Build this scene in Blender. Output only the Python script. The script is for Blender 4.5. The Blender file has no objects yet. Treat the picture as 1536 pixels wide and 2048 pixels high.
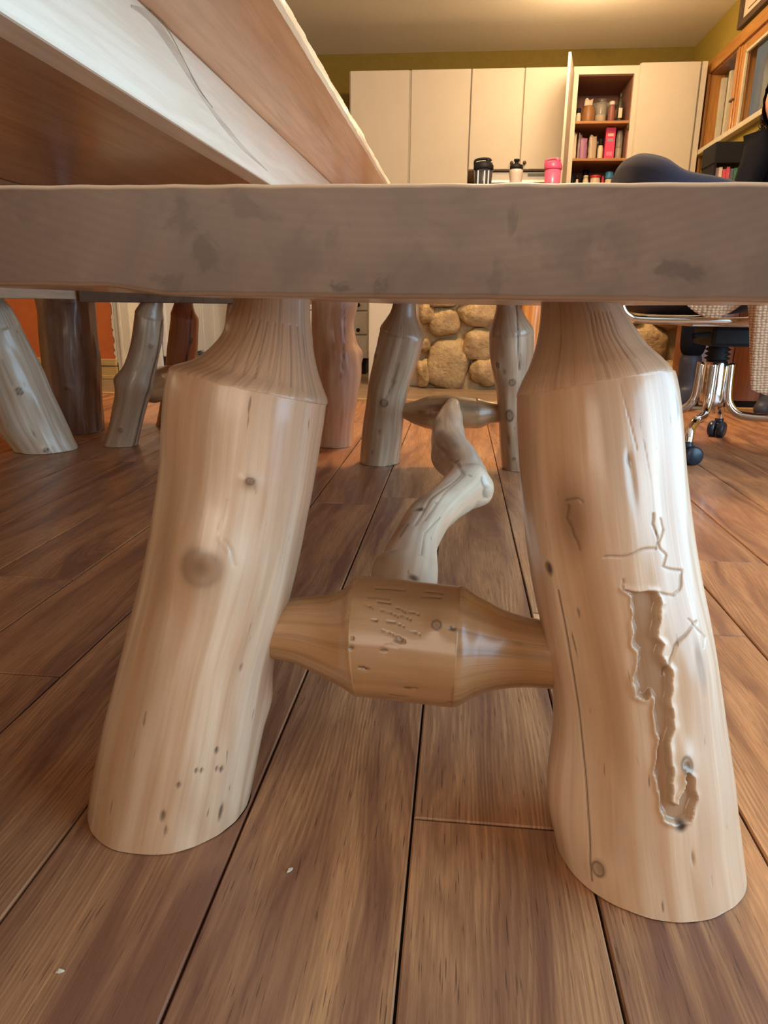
import bpy, bmesh, math, random
import numpy as np
from mathutils import Vector, Matrix, noise as mnoise
C = bpy.context.scene.collection
PI = math.pi
rnd = random.Random(7)

# ------------------------------------------------------------------ camera
CAMH, F = .415, 1420.
YAW, PITCH, ROLL = math.radians(5.6776), math.radians(16.2464), .012
_a, _p, _r = YAW, PITCH, ROLL
FW = np.array([-math.sin(_a)*math.cos(_p), math.cos(_a)*math.cos(_p), -math.sin(_p)])
_r0 = np.array([math.cos(_a), math.sin(_a), 0]); _u0 = np.cross(_r0, FW)
RT = math.cos(_r)*_r0 + math.sin(_r)*_u0
UP = -math.sin(_r)*_r0 + math.cos(_r)*_u0
CO = np.array([0, 0, CAMH])
cam = bpy.data.objects.new('camera', bpy.data.cameras.new('camera')); C.objects.link(cam)
cam.matrix_world = Matrix(((RT[0], UP[0], -FW[0], 0), (RT[1], UP[1], -FW[1], 0), (RT[2], UP[2], -FW[2], CAMH), (0, 0, 0, 1)))
cam.data.sensor_fit = 'VERTICAL'; cam.data.sensor_height = 36; cam.data.lens = F/2048*36
cam.data.clip_start = .02; cam.data.clip_end = 60
bpy.context.scene.camera = cam

# ------------------------------------------------------------------ world, lights, exposure
w = bpy.data.worlds.new('world'); bpy.context.scene.world = w; w.use_nodes = True
w.node_tree.nodes['Background'].inputs[0].default_value = (.92, .88, .84, 1)
w.node_tree.nodes['Background'].inputs[1].default_value = .55
vs = bpy.context.scene.view_settings
vs.view_transform = 'Standard'; vs.look = 'None'; vs.gamma = 1; vs.use_curve_mapping = False
vs.exposure = .55

def area(name, loc, rot, sx, sy, power, col):
    l = bpy.data.lights.new(name, 'AREA'); l.shape = 'RECTANGLE'; l.size = sx; l.size_y = sy
    l.energy = power; l.color = col
    o = bpy.data.objects.new(name, l); o.location = loc; o.rotation_euler = rot; C.objects.link(o)
    return o
# daylight through the near window of the right wall, then two added fill lights
area('window_light', (1.80, .35, 1.02), (0, math.radians(90), 0), 1.9, 2.4, 58, (.41, .72, 1))
area('rear_fill_light', (-.5, -2.75, 1.3), (math.radians(84), 0, 0), 2.2, 1.3, 23, (1, .80, .60))  # added warm fill behind the camera, no known window there
area('left_fill_light', (-3.7, 1.2, 1.4), (0, math.radians(-84), 0), 1.2, 1.6, 7, (1, .74, .50))  # added warm fill standing in for bounce; the left wall is solid

# ------------------------------------------------------------------ pixel helpers (image 1536 x 2048)
def ray(px, py): return RT*(px-768)/F + UP*(1024-py)/F + FW
def on(px, py, ax, val):
    d = ray(px, py); return CO + d*(val-CO[ax])/d[ax]
def on_lean(px, py, yb, k):             # plane Y = yb + k*z
    d = ray(px, py); t = (yb + k*CO[2] - CO[1])/(d[1]-k*d[2]); return CO + d*t
def proj(P):
    v = P - CO; z = v@FW
    return np.stack([768+F*(v@RT)/z, 1024-F*(v@UP)/z, z], -1)

# ------------------------------------------------------------------ materials
def mat(name, base=(.5, .5, .5), rough=.5, metal=0., coat=0., build=None, **kw):
    m = bpy.data.materials.new(name); m.use_nodes = True
    nt = m.node_tree; b = nt.nodes['Principled BSDF']
    b.inputs['Base Color'].default_value = (*base, 1); b.inputs['Roughness'].default_value = rough
    b.inputs['Metallic'].default_value = metal; b.inputs['Coat Weight'].default_value = coat
    b.inputs['Coat Roughness'].default_value = .12
    for k, v in kw.items(): b.inputs[k.replace('_', ' ')].default_value = v
    if build: build(nt, b)
    return m
class N:
    def __init__(s, nt): s.nt = nt
    def new(s, t, **kw):
        n = s.nt.nodes.new(t)
        for k, v in kw.items(): setattr(n, k, v)
        return n
    def ln(s, a, b): s.nt.links.new(a, b)
    def coord(s, which='Object'): return s.new('ShaderNodeTexCoord').outputs[which]
    def attr(s, name, out='Vector'): return s.new('ShaderNodeAttribute', attribute_name=name).outputs[out]
    def vadd(s, a, b):
        n = s.new('ShaderNodeVectorMath', operation='ADD'); s.ln(a, n.inputs[0])
        if isinstance(b, tuple): n.inputs[1].default_value = b
        else: s.ln(b, n.inputs[1])
        return n.outputs[0]
    def vmul(s, a, b):
        n = s.new('ShaderNodeVectorMath', operation='MULTIPLY'); s.ln(a, n.inputs[0])
        if isinstance(b, tuple): n.inputs[1].default_value = b
        else: s.ln(b, n.inputs[1])
        return n.outputs[0]
    def math(s, op, a, b=None, c=None):
        n = s.new('ShaderNodeMath', operation=op)
        for i, v in enumerate((a, b, c)):
            if v is None: continue
            if isinstance(v, (int, float)): n.inputs[i].default_value = v
            else: s.ln(v, n.inputs[i])
        return n.outputs[0]
    def noise(s, v, scale=1, detail=4, rough=.55, dist=0.):
        n = s.new('ShaderNodeTexNoise'); s.ln(v, n.inputs['Vector'])
        n.inputs['Scale'].default_value = scale; n.inputs['Detail'].default_value = detail
        n.inputs['Roughness'].default_value = rough; n.inputs['Distortion'].default_value = dist
        return n.outputs['Fac']
    def ramp(s, f, *stops):
        n = s.new('ShaderNodeValToRGB'); s.ln(f, n.inputs[0]); e = n.color_ramp.elements
        while len(e) < len(stops): e.new(.5)
        for i, (p, c) in enumerate(stops):
            e[i].position = p; e[i].color = (*(c if isinstance(c, tuple) else (c, c, c)), 1)
        return n.outputs[0]
    def mix(s, f, a, b, mode='MIX'):
        n = s.new('ShaderNodeMix', data_type='RGBA', blend_type=mode)
        for i, v in ((0, f), (6, a), (7, b)):
            if isinstance(v, (int, float)): n.inputs[i].default_value = v
            elif isinstance(v, tuple): n.inputs[i].default_value = (*v, 1)
            else: s.ln(v, n.inputs[i])
        return n.outputs[2]
    def bump(s, h, b, strength=.3, dist=.001):
        n = s.new('ShaderNodeBump'); n.inputs['Strength'].default_value = strength
        n.inputs['Distance'].default_value = dist; s.ln(h, n.inputs['Height']); s.ln(n.outputs[0], b.inputs['Normal'])

def pine(light, mid, warm, dark=(.055, .028, .015), warm_amt=.5, grey=0.0, rough=.36, streak=1.0):
    def f(nt, b):
        n = N(nt); v = n.attr('rest')
        info = n.new('ShaderNodeObjectInfo').outputs['Random']
        cx = n.new('ShaderNodeCombineXYZ'); n.ln(n.math('MULTIPLY', info, 7.), cx.inputs[0]); n.ln(n.math('MULTIPLY', info, 3.), cx.inputs[2])
        v = n.vadd(v, cx.outputs[0])
        fine = n.noise(n.vmul(v, (170, 170, 7)), 1, 5, .6, .4)
        broad = n.noise(n.vmul(v, (24, 24, 1.8)), 1, 3, .5, .3)
        patch = n.noise(n.vmul(v, (12, 12, 2.6)), 1, 3, .55, .8)
        bands = n.noise(n.vmul(v, (48, 48, 1.8)), 1, 3, .6, .5)
        c = n.mix(n.ramp(broad, (.38, 0.), (.62, 1.)), light, mid)
        c = n.mix(n.math('MULTIPLY', n.ramp(bands, (.42, 0.), (.60, 1.)), .75), c, tuple(.45*x+.55*y for x, y in zip(mid, warm)))
        c = n.mix(n.math('MULTIPLY', n.ramp(patch, (.44, 0.), (.66, 1.)), warm_amt), c, warm)
        c = n.mix(n.math('MULTIPLY', n.ramp(fine, (.40, 1.), (.60, 0.)), .2*streak), c, tuple(x*.62 for x in mid))
        speck = n.noise(n.vmul(v, (190, 190, 28)), 1, 2, .5)
        c = n.mix(n.math('MULTIPLY', n.ramp(speck, (.70, 0.), (.75, 1.)), .6), c, (.10, .055, .03))
        if grey: c = n.mix(n.math('MULTIPLY', n.ramp(n.noise(n.vmul(v, (16, 16, 1.6)), 1, 4, .6), (.5, 0.), (.7, 1.)), grey), c, (.25, .22, .20))
        neck = n.attr('neck', 'Fac')
        tool = n.noise(n.vmul(v, (200, 200, 3.5)), 1, 3, .6, .1)
        nc = n.mix(n.ramp(tool, (.36, 1.), (.56, 0.)), tuple(x*.95 for x in mid), tuple(x*.55 for x in mid))
        c = n.mix(n.math('MULTIPLY', neck, .6), c, nc)
        tone = n.attr('tone', 'Fac')
        c = n.mix(tone, c, tuple(x*.55 for x in warm))
        c = n.mix(n.attr('mark', 'Fac'), c, dark)
        n.ln(c, b.inputs['Base Color'])
        h = n.math('ADD', n.math('MULTIPLY', fine, .6), n.math('MULTIPLY', n.math('MULTIPLY', tool, neck), 1.6))
        n.bump(h, b, .35, .0012)
    return mat('pine_log', rough=rough, coat=.45, build=f, Coat_Roughness=.17)
M = {}
M['pine'] = pine((.84, .62, .43), (.70, .45, .28), (.50, .245, .11), warm_amt=.5)
M['pine_warm'] = pine((.72, .48, .29), (.60, .36, .20), (.50, .26, .12), warm_amt=.5)
M['pine_white'] = pine((.82, .68, .52), (.70, .54, .38), (.50, .30, .17), warm_amt=.3, grey=.25, streak=1.2)
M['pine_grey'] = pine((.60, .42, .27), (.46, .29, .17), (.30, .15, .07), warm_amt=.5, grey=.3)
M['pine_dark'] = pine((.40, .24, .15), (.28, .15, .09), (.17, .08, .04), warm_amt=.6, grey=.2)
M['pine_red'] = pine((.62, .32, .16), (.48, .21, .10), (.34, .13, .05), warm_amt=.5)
M['pine_stretcher'] = pine((.60, .35, .17), (.47, .25, .11), (.36, .17, .07), warm_amt=.6, streak=1.6)
M['pine_pinkish'] = pine((.74, .52, .36), (.64, .42, .28), (.44, .21, .12), warm_amt=.5)

def board(c1, c2, c3, axis=1, rough=.4, coat=.25, sc=1., bstr=.2):
    def f(nt, b):
        n = N(nt); v = n.coord('Object')
        info = n.new('ShaderNodeObjectInfo').outputs['Random']
        cx = n.new('ShaderNodeCombineXYZ'); n.ln(n.math('MULTIPLY', info, 9.), cx.inputs[0]); n.ln(n.math('MULTIPLY', info, 31.), cx.inputs[1]); n.ln(n.math('MULTIPLY', info, 5.), cx.inputs[2])
        v = n.vadd(v, cx.outputs[0])
        s = [90*sc]*3; s[axis] = 4*sc; s2 = [9*sc]*3; s2[axis] = 1.3*sc
        fine = n.noise(n.vmul(v, tuple(s)), 1, 5, .65, .3)
        broad = n.noise(n.vmul(v, tuple(s2)), 1, 4, .55, .8)
        c = n.mix(n.ramp(broad, (.36, 0.), (.62, 1.)), c1, c2)
        c = n.mix(n.math('MULTIPLY', n.ramp(fine, (.36, 1.), (.58, 0.)), .6), c, c3)
        n.ln(c, b.inputs['Base Color']); n.bump(fine, b, bstr, .0008)
    return mat('board', rough=rough, coat=coat, build=f)
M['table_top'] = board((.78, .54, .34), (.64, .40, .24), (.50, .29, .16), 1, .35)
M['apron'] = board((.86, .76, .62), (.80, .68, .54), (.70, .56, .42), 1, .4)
M['seat'] = board((.70, .50, .33), (.60, .40, .25), (.46, .28, .17), 1, .4)
M['oak_trim'] = board((.62, .30, .07), (.52, .23, .05), (.36, .13, .03), 1, .35)
M['oak_trim_v'] = board((.62, .30, .07), (.52, .23, .05), (.36, .13, .03), 2, .35)
M['baseboard'] = board((.62, .42, .17), (.55, .35, .13), (.42, .25, .08), 0, .4)
M['red_wood'] = board((.36, .13, .055), (.28, .09, .035), (.16, .05, .02), 2, .4)
M['shelf'] = board((.50, .24, .08), (.42, .18, .06), (.30, .12, .04), 0, .5)
M['grey_plank'] = board((.36, .25, .15), (.28, .19, .12), (.14, .09, .055), 0, .4, .2)

def plank_mat():
    def f(nt, b):
        n = N(nt); v = n.coord('Object')
        info = n.new('ShaderNodeObjectInfo').outputs['Random']
        cx = n.new('ShaderNodeCombineXYZ'); n.ln(n.math('MULTIPLY', info, 11.), cx.inputs[0]); n.ln(n.math('MULTIPLY', info, 37.), cx.inputs[1])
        v = n.vadd(v, cx.outputs[0])
        # cathedral figure: close-set growth lines warped along the board
        warp = n.noise(n.vmul(v, (6.5, 1.15, 1)), 1, 2, .45, .2)
        sx = n.new('ShaderNodeSeparateXYZ'); n.ln(v, sx.inputs[0])
        u = n.math('ADD', sx.outputs[0], n.math('MULTIPLY', warp, .17))
        cu = n.new('ShaderNodeCombineXYZ'); n.ln(u, cu.inputs[0]); n.ln(sx.outputs[1], cu.inputs[1])
        ring = n.ramp(n.math('FRACT', n.math('MULTIPLY', u, 210.)), (0., 0.), (.65, 1.), (1., 0.))
        rmask = n.ramp(n.noise(n.vmul(cu.outputs[0], (30, 5, 1)), 1, 3, .6), (.38, 0.), (.60, 1.))
        fine = n.noise(n.vmul(v, (320, 12, 1)), 1, 4, .7, .1)
        pores = n.noise(n.vmul(v, (620, 26, 1)), 1, 2, .5, .05)
        broad = n.noise(n.vmul(cu.outputs[0], (20, 1.6, 1)), 1, 4, .62, .35)
        c = n.mix(n.ramp(broad, (.36, 0.), (.50, .40), (.63, 1.)), (.66, .33, .145), (.20, .080, .050))
        c = n.mix(n.math('MULTIPLY', n.math('MULTIPLY', ring, rmask), .62), c, (.20, .078, .036))
        c = n.mix(n.math('MULTIPLY', n.ramp(fine, (.42, 1.), (.58, 0.)), .38), c, (.19, .075, .038))
        c = n.mix(n.math('MULTIPLY', n.ramp(pores, (.30, 1.), (.37, 0.)), .75), c, (.085, .038, .022))
        c = n.mix(n.math('MULTIPLY', info, .2), c, (.46, .20, .09))
        scr = n.noise(n.vmul(n.coord('Object'), (60, 45, 1)), 1, 6, .8, 2.)
        c = n.mix(n.math('MULTIPLY', n.ramp(scr, (.66, 0.), (.71, 1.)), .12), c, (.62, .42, .30))
        n.ln(c, b.inputs['Base Color'])
        n.ln(n.ramp(n.noise(n.vmul(v, (30, 6, 1)), 1, 3), (.3, .30), (.7, .46)), b.inputs['Roughness'])
        n.bump(n.math('ADD', fine, n.math('MULTIPLY', pores, .7)), b, .35, .0006)
    return mat('laminate_plank', coat=.12, build=f)
M['plank'] = plank_mat()

def endgrain():
    def f(nt, b):
        n = N(nt); v = n.coord('Object')
        sub = n.vadd(v, (.005, 0, -.375))       # pith below the board
        warp = n.noise(n.vmul(v, (5, 3, 7)), 1, 2, .5)
        ln_ = n.new('ShaderNodeVectorMath', operation='LENGTH'); n.ln(n.vmul(sub, (1, 0, 1.25)), ln_.inputs[0])
        r = n.math('ADD', ln_.outputs['Value'], n.math('MULTIPLY', warp, .012))
        ring = n.ramp(n.math('FRACT', n.math('MULTIPLY', r, 150.)), (0., 0.), (.6, 1.), (1., 0.))
        st = n.noise(n.vmul(v, (7, 3, 11)), 1, 4, .6, .8)
        st2 = n.noise(n.vmul(n.vadd(v, (3, 0, 5)), (26, 3, 30)), 1, 4, .6, .9)
        c = n.mix(n.ramp(st, (.35, 0.), (.68, 1.)), (.235, .142, .09), (.14, .082, .054))  # end-grain browns, darkened further so the end face reads as shaded
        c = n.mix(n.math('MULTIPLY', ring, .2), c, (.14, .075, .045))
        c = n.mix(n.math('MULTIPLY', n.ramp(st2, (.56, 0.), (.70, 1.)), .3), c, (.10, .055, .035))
        wv = n.noise(n.vmul(v, (26, 3, 30)), 1, 4, .65, .6); wv2 = n.noise(n.vmul(n.vadd(v, (7, 0, 2)), (26, 3, 30)), 1, 4, .65, .6)
        off = n.new('ShaderNodeCombineXYZ'); n.ln(n.math('MULTIPLY_ADD', wv, .07, -.035), off.inputs[0]); n.ln(n.math('MULTIPLY_ADD', wv2, .05, -.025), off.inputs[2])
        wvv = n.vadd(v, off.outputs[0]); tot = None
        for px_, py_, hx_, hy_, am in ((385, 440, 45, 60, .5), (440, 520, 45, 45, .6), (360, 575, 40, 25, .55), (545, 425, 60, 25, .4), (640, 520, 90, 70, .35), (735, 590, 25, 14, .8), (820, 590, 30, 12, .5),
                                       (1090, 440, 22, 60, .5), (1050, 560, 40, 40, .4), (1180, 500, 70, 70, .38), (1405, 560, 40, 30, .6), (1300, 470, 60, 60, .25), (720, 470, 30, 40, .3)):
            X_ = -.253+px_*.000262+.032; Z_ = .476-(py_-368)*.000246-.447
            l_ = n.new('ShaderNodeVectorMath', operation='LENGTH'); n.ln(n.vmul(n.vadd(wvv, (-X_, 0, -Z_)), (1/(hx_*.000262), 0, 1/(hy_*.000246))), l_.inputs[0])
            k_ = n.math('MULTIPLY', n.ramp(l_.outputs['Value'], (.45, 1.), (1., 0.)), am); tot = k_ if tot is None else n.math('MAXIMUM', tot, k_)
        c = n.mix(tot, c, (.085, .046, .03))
        c = n.mix(n.attr('mark', 'Fac'), c, (.15, .08, .045))
        c = n.mix(n.attr('tone', 'Fac'), c, (.66, .42, .25))
        n.ln(c, b.inputs['Base Color']); n.bump(n.noise(n.vmul(v, (300, 60, 300)), 1, 2), b, .08, .0004)
    return mat('end_grain', rough=.5, coat=.1, build=f)
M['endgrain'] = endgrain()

def stone_mat():
    def f(nt, b):
        n = N(nt); v = n.coord('Object'); info = n.new('ShaderNodeObjectInfo').outputs['Random']
        a = n.noise(v, 14, 6, .65); d = n.noise(v, 60, 4, .7)
        c = n.mix(n.ramp(a, (.35, 0.), (.65, 1.)), (.54, .37, .16), (.30, .17, .065))
        c = n.mix(n.math('MULTIPLY', n.ramp(d, (.56, 0.), (.7, 1.)), .5), c, (.20, .11, .045))
        c = n.mix(n.math('MULTIPLY', info, .35), c, (.55, .42, .24))
        n.ln(c, b.inputs['Base Color']); n.bump(n.math('ADD', a, n.math('MULTIPLY', d, .4)), b, .9, .014)
    return mat('field_stone', rough=.6, build=f)
M['stone'] = stone_mat()
def noisy(c1, c2, sc=20, rough=.8, bs=.3, bd=.002, **kw):
    def f(nt, b):
        n = N(nt); v = n.coord('Object'); a = n.noise(v, sc, 5, .6)
        n.ln(n.mix(n.ramp(a, (.35, 0.), (.65, 1.)), c1, c2), b.inputs['Base Color']); n.bump(a, b, bs, bd)
    return mat('noisy', rough=rough, build=f, **kw)
M['mortar'] = noisy((.48, .34, .17), (.38, .25, .12), 60, .9, .6, .005)
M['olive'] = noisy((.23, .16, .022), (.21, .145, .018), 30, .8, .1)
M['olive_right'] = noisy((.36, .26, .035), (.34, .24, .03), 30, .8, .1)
M['orange'] = noisy((.56, .135, .022), (.52, .12, .018), 25, .75, .15)
M['ceiling'] = noisy((.86, .80, .66), (.83, .77, .63), 40, .9, .1)
M['plaster'] = noisy((.70, .60, .45), (.67, .57, .42), 40, .9, .2)
M['white_door'] = noisy((.72, .64, .52), (.70, .62, .50), 6, .5, .03)
M['cream_trim'] = noisy((.74, .66, .50), (.68, .60, .44), 10, .5, .03)
M['white_cool'] = noisy((.70, .67, .62), (.68, .65, .60), 6, .5, .03)
M['dark'] = mat('dark_joint', (.015, .010, .008), .9)
M['black'] = mat('black_plastic', (.006, .006, .008), .6, Specular_IOR_Level=.25)
M['caster'] = mat('caster_plastic', (.012, .02, .035), .3)
M['chrome'] = mat('chrome', (.75, .73, .72), .12, 1.)
M['steel'] = mat('steel', (.6, .5, .42), .35, .9)
M['brass'] = mat('aged_knob', (.10, .085, .06), .35, .6)
M['inside'] = noisy((.34, .165, .11), (.31, .15, .10), 8, .7, .05)
M['grille'] = mat('grey_grille', (.13, .14, .14), .5)
M['navy'] = noisy((.016, .016, .034), (.024, .023, .044), 300, .9, .4, .001)
M['seat_black'] = noisy((.03, .024, .032), (.04, .03, .038), 200, .8, .3, .001)
M['hoodie'] = noisy((.005, .005, .009), (.008, .008, .012), 120, .95, .4, .002, Specular_IOR_Level=.15)
M['trousers'] = noisy((.004, .005, .009), (.007, .008, .013), 100, .9, .3, .002, Specular_IOR_Level=.15)
M['boot'] = noisy((.03, .033, .052), (.045, .045, .062), 30, .5, .2, .002)
M['skin'] = noisy((.72, .34, .20), (.66, .30, .18), 40, .5, .1, .001, Subsurface_Weight=.1)
M['hair'] = noisy((.035, .016, .009), (.02, .010, .006), 80, .6, .3, .001, Specular_IOR_Level=.3)
M['counter'] = noisy((.42, .26, .13), (.36, .22, .10), 15, .4, .05)
M['glass'] = mat('glass', (.9, .95, .95), .05, Transmission_Weight=1., IOR=1.45)
M['pane'] = mat('window_pane', (.92, .96, .98), .04, Transmission_Weight=1., IOR=1.2)
M['porch'] = noisy((.30, .27, .21), (.24, .21, .165), 3, .8, .05)
M['curtain'] = noisy((.55, .57, .54), (.50, .52, .50), 5, .9, .05)
M['paper'] = mat('paper', (.75, .62, .46), .8)
M['frame'] = noisy((.12, .07, .04), (.07, .04, .025), 90, .5, .3, .002)
def knit():
    def f(nt, b):
        n = N(nt); v = n.attr('rest')
        vo = n.new('ShaderNodeTexVoronoi'); vo.inputs['Scale'].default_value = 1.; vo.inputs['Randomness'].default_value = .25
        n.ln(n.vmul(v, (95, 150, 1)), vo.inputs['Vector'])
        d = vo.outputs['Distance']
        n.ln(n.ramp(d, (.25, (.60, .37, .22)), (.75, (.24, .12, .065))), b.inputs['Base Color'])
        n.bump(n.math('MULTIPLY', d, -1.), b, .8, .006)
    return mat('knit_wool', rough=.9, build=f)
M['knit'] = knit()
_cc = {}
def col(r, g, b, rough=.45, **kw):
    k = (r, g, b, rough, tuple(kw.items()))
    if k not in _cc: _cc[k] = mat('plain', (r, g, b), rough, **kw)
    return _cc[k]

# ------------------------------------------------------------------ object helpers
def link(name, me, m, parent=None):
    o = bpy.data.objects.new(name, me); C.objects.link(o)
    if m is not None and not me.materials: me.materials.append(m)
    if parent is not None: o.parent = parent; o.matrix_parent_inverse = Matrix.Translation(-parent.location)
    return o
def tag(o, label, cat, group=None, kind=None):
    if label: o['label'] = label
    if cat: o['category'] = cat
    if group: o['group'] = group
    if kind: o['kind'] = kind
    return o
def thing(name, loc, label, cat, group=None):
    o = bpy.data.objects.new(name, None); o.location = loc; o.empty_display_size = .05; C.objects.link(o)
    return tag(o, label, cat, group)
def struct(o): o['kind'] = 'structure'; return o
def mesh(V, Fs, smooth=True):
    me = bpy.data.meshes.new('m'); me.from_pydata([tuple(map(float, v)) for v in V], [], Fs); me.update()
    if smooth: me.polygons.foreach_set('use_smooth', [True]*len(me.polygons))
    return me
def bm_mesh(bm, smooth=False, auto=None):
    me = bpy.data.meshes.new('m'); bmesh.ops.recalc_face_normals(bm, faces=bm.faces); bm.to_mesh(me); bm.free()
    if smooth: me.polygons.foreach_set('use_smooth', [True]*len(me.polygons))
    return me
def add_box(bm, x0, x1, y0, y1, z0, z1):
    vs_ = [bm.verts.new((x, y, z)) for x in (x0, x1) for y in (y0, y1) for z in (z0, z1)]
    for f in ((0, 1, 3, 2), (4, 6, 7, 5), (0, 4, 5, 1), (2, 3, 7, 6), (0, 2, 6, 4), (1, 5, 7, 3)): bm.faces.new([vs_[i] for i in f])
def box(name, x0, x1, y0, y1, z0, z1, m, parent=None, bev=0., seg=2, rot=None):
    """box whose object origin sits at its own centre"""
    c = ((x0+x1)/2, (y0+y1)/2, (z0+z1)/2); bm = bmesh.new()
    add_box(bm, x0-c[0], x1-c[0], y0-c[1], y1-c[1], z0-c[2], z1-c[2])
    if bev: bmesh.ops.bevel(bm, geom=list(bm.edges), offset=bev, segments=seg, profile=.5, affect='EDGES')
    o = link(name, bm_mesh(bm), m, parent); o.location = c
    if rot: o.rotation_euler = rot
    return o
def lathe(profile, seg=20, cap=True):
    V = []; Fs = []
    for r, z in profile:
        for i in range(seg): a = 2*PI*i/seg; V.append((r*math.cos(a), r*math.sin(a), z))
    for j in range(len(profile)-1):
        for i in range(seg): k = (i+1) % seg; Fs.append((j*seg+i, j*seg+k, (j+1)*seg+k, (j+1)*seg+i))
    if cap: Fs.append(tuple(range(seg-1, -1, -1))); Fs.append(tuple((len(profile)-1)*seg+i for i in range(seg)))
    return V, Fs
def lathe_obj(name, profile, loc, m, parent=None, seg=20, rot=None, sharp=False):
    V, Fs = lathe(profile, seg); me = mesh(V, Fs)
    for p in me.polygons:
        if len(p.vertices) > 4: p.use_smooth = False
    if sharp: me.polygons.foreach_set('use_smooth', [False]*len(me.polygons))
    o = link(name, me, m, parent); o.location = loc
    if rot: o.rotation_euler = rot
    return o
def tube_mesh(pts, rad, seg=12, close=False):
    P = [np.array(p, float) for p in pts]; n = len(P); V = []; Fs = []
    R = rad if hasattr(rad, '__len__') else [rad]*n
    up = np.array([0, 0, 1.]); prev = None
    for i in range(n):
        t = P[(i+1) % n]-P[i-1] if close else P[min(i+1, n-1)]-P[max(i-1, 0)]
        t = t/np.linalg.norm(t)
        a = prev if prev is not None else (up if abs(t[2]) < .9 else np.array([1., 0, 0]))
        u = a-t*(a@t); u /= np.linalg.norm(u); v = np.cross(t, u); prev = u
        for k in range(seg):
            th = 2*PI*k/seg; V.append(P[i]+R[i]*(u*math.cos(th)+v*math.sin(th)))
    m_ = n if close else n-1
    for i in range(m_):
        for k in range(seg):
            j = (i+1) % n; q = (k+1) % seg; Fs.append((i*seg+k, j*seg+k, j*seg+q, i*seg+q))
    if not close: Fs.append(tuple(range(seg))); Fs.append(tuple((n-1)*seg+k for k in range(seg-1, -1, -1)))
    return mesh(V, Fs)
def smooth_path(pts, n=8):
    P = [Vector(p) for p in pts]; out = []
    for i in range(len(P)-1):
        p0 = P[max(i-1, 0)]; p1 = P[i]; p2 = P[i+1]; p3 = P[min(i+2, len(P)-1)]
        for k in range(n):
            t = k/n; out.append(.5*((2*p1)+(-p0+p2)*t+(2*p0-5*p1+4*p2-p3)*t*t+(-p0+3*p1-3*p2+p3)*t**3))
    out.append(P[-1]); return out

# ------------------------------------------------------------------ logs
def noise1(V, sc):
    return np.array([mnoise.noise(Vector(v)) for v in (V*sc)])
def hermite(xs, ys, q):
    """monotone-ish cubic through the stations"""
    xs = np.asarray(xs, float); ys = np.asarray(ys, float); d = np.diff(ys, axis=0)/np.diff(xs)[:, None] if ys.ndim > 1 else np.diff(ys)/np.diff(xs)
    m = np.empty_like(ys); m[0] = d[0]; m[-1] = d[-1]
    m[1:-1] = np.where(d[:-1]*d[1:] > 0, 2*d[:-1]*d[1:]/(d[:-1]+d[1:]+1e-12), 0)
    i = np.clip(np.searchsorted(xs, q)-1, 0, len(xs)-2); h = xs[i+1]-xs[i]; t = (q-xs[i])/h
    if ys.ndim > 1: t = t[:, None]; h = h[:, None]
    return (2*t**3-3*t**2+1)*ys[i]+(t**3-2*t**2+t)*h*m[i]+(-2*t**3+3*t**2)*ys[i+1]+(t**3-t**2)*h*m[i+1]
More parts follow.
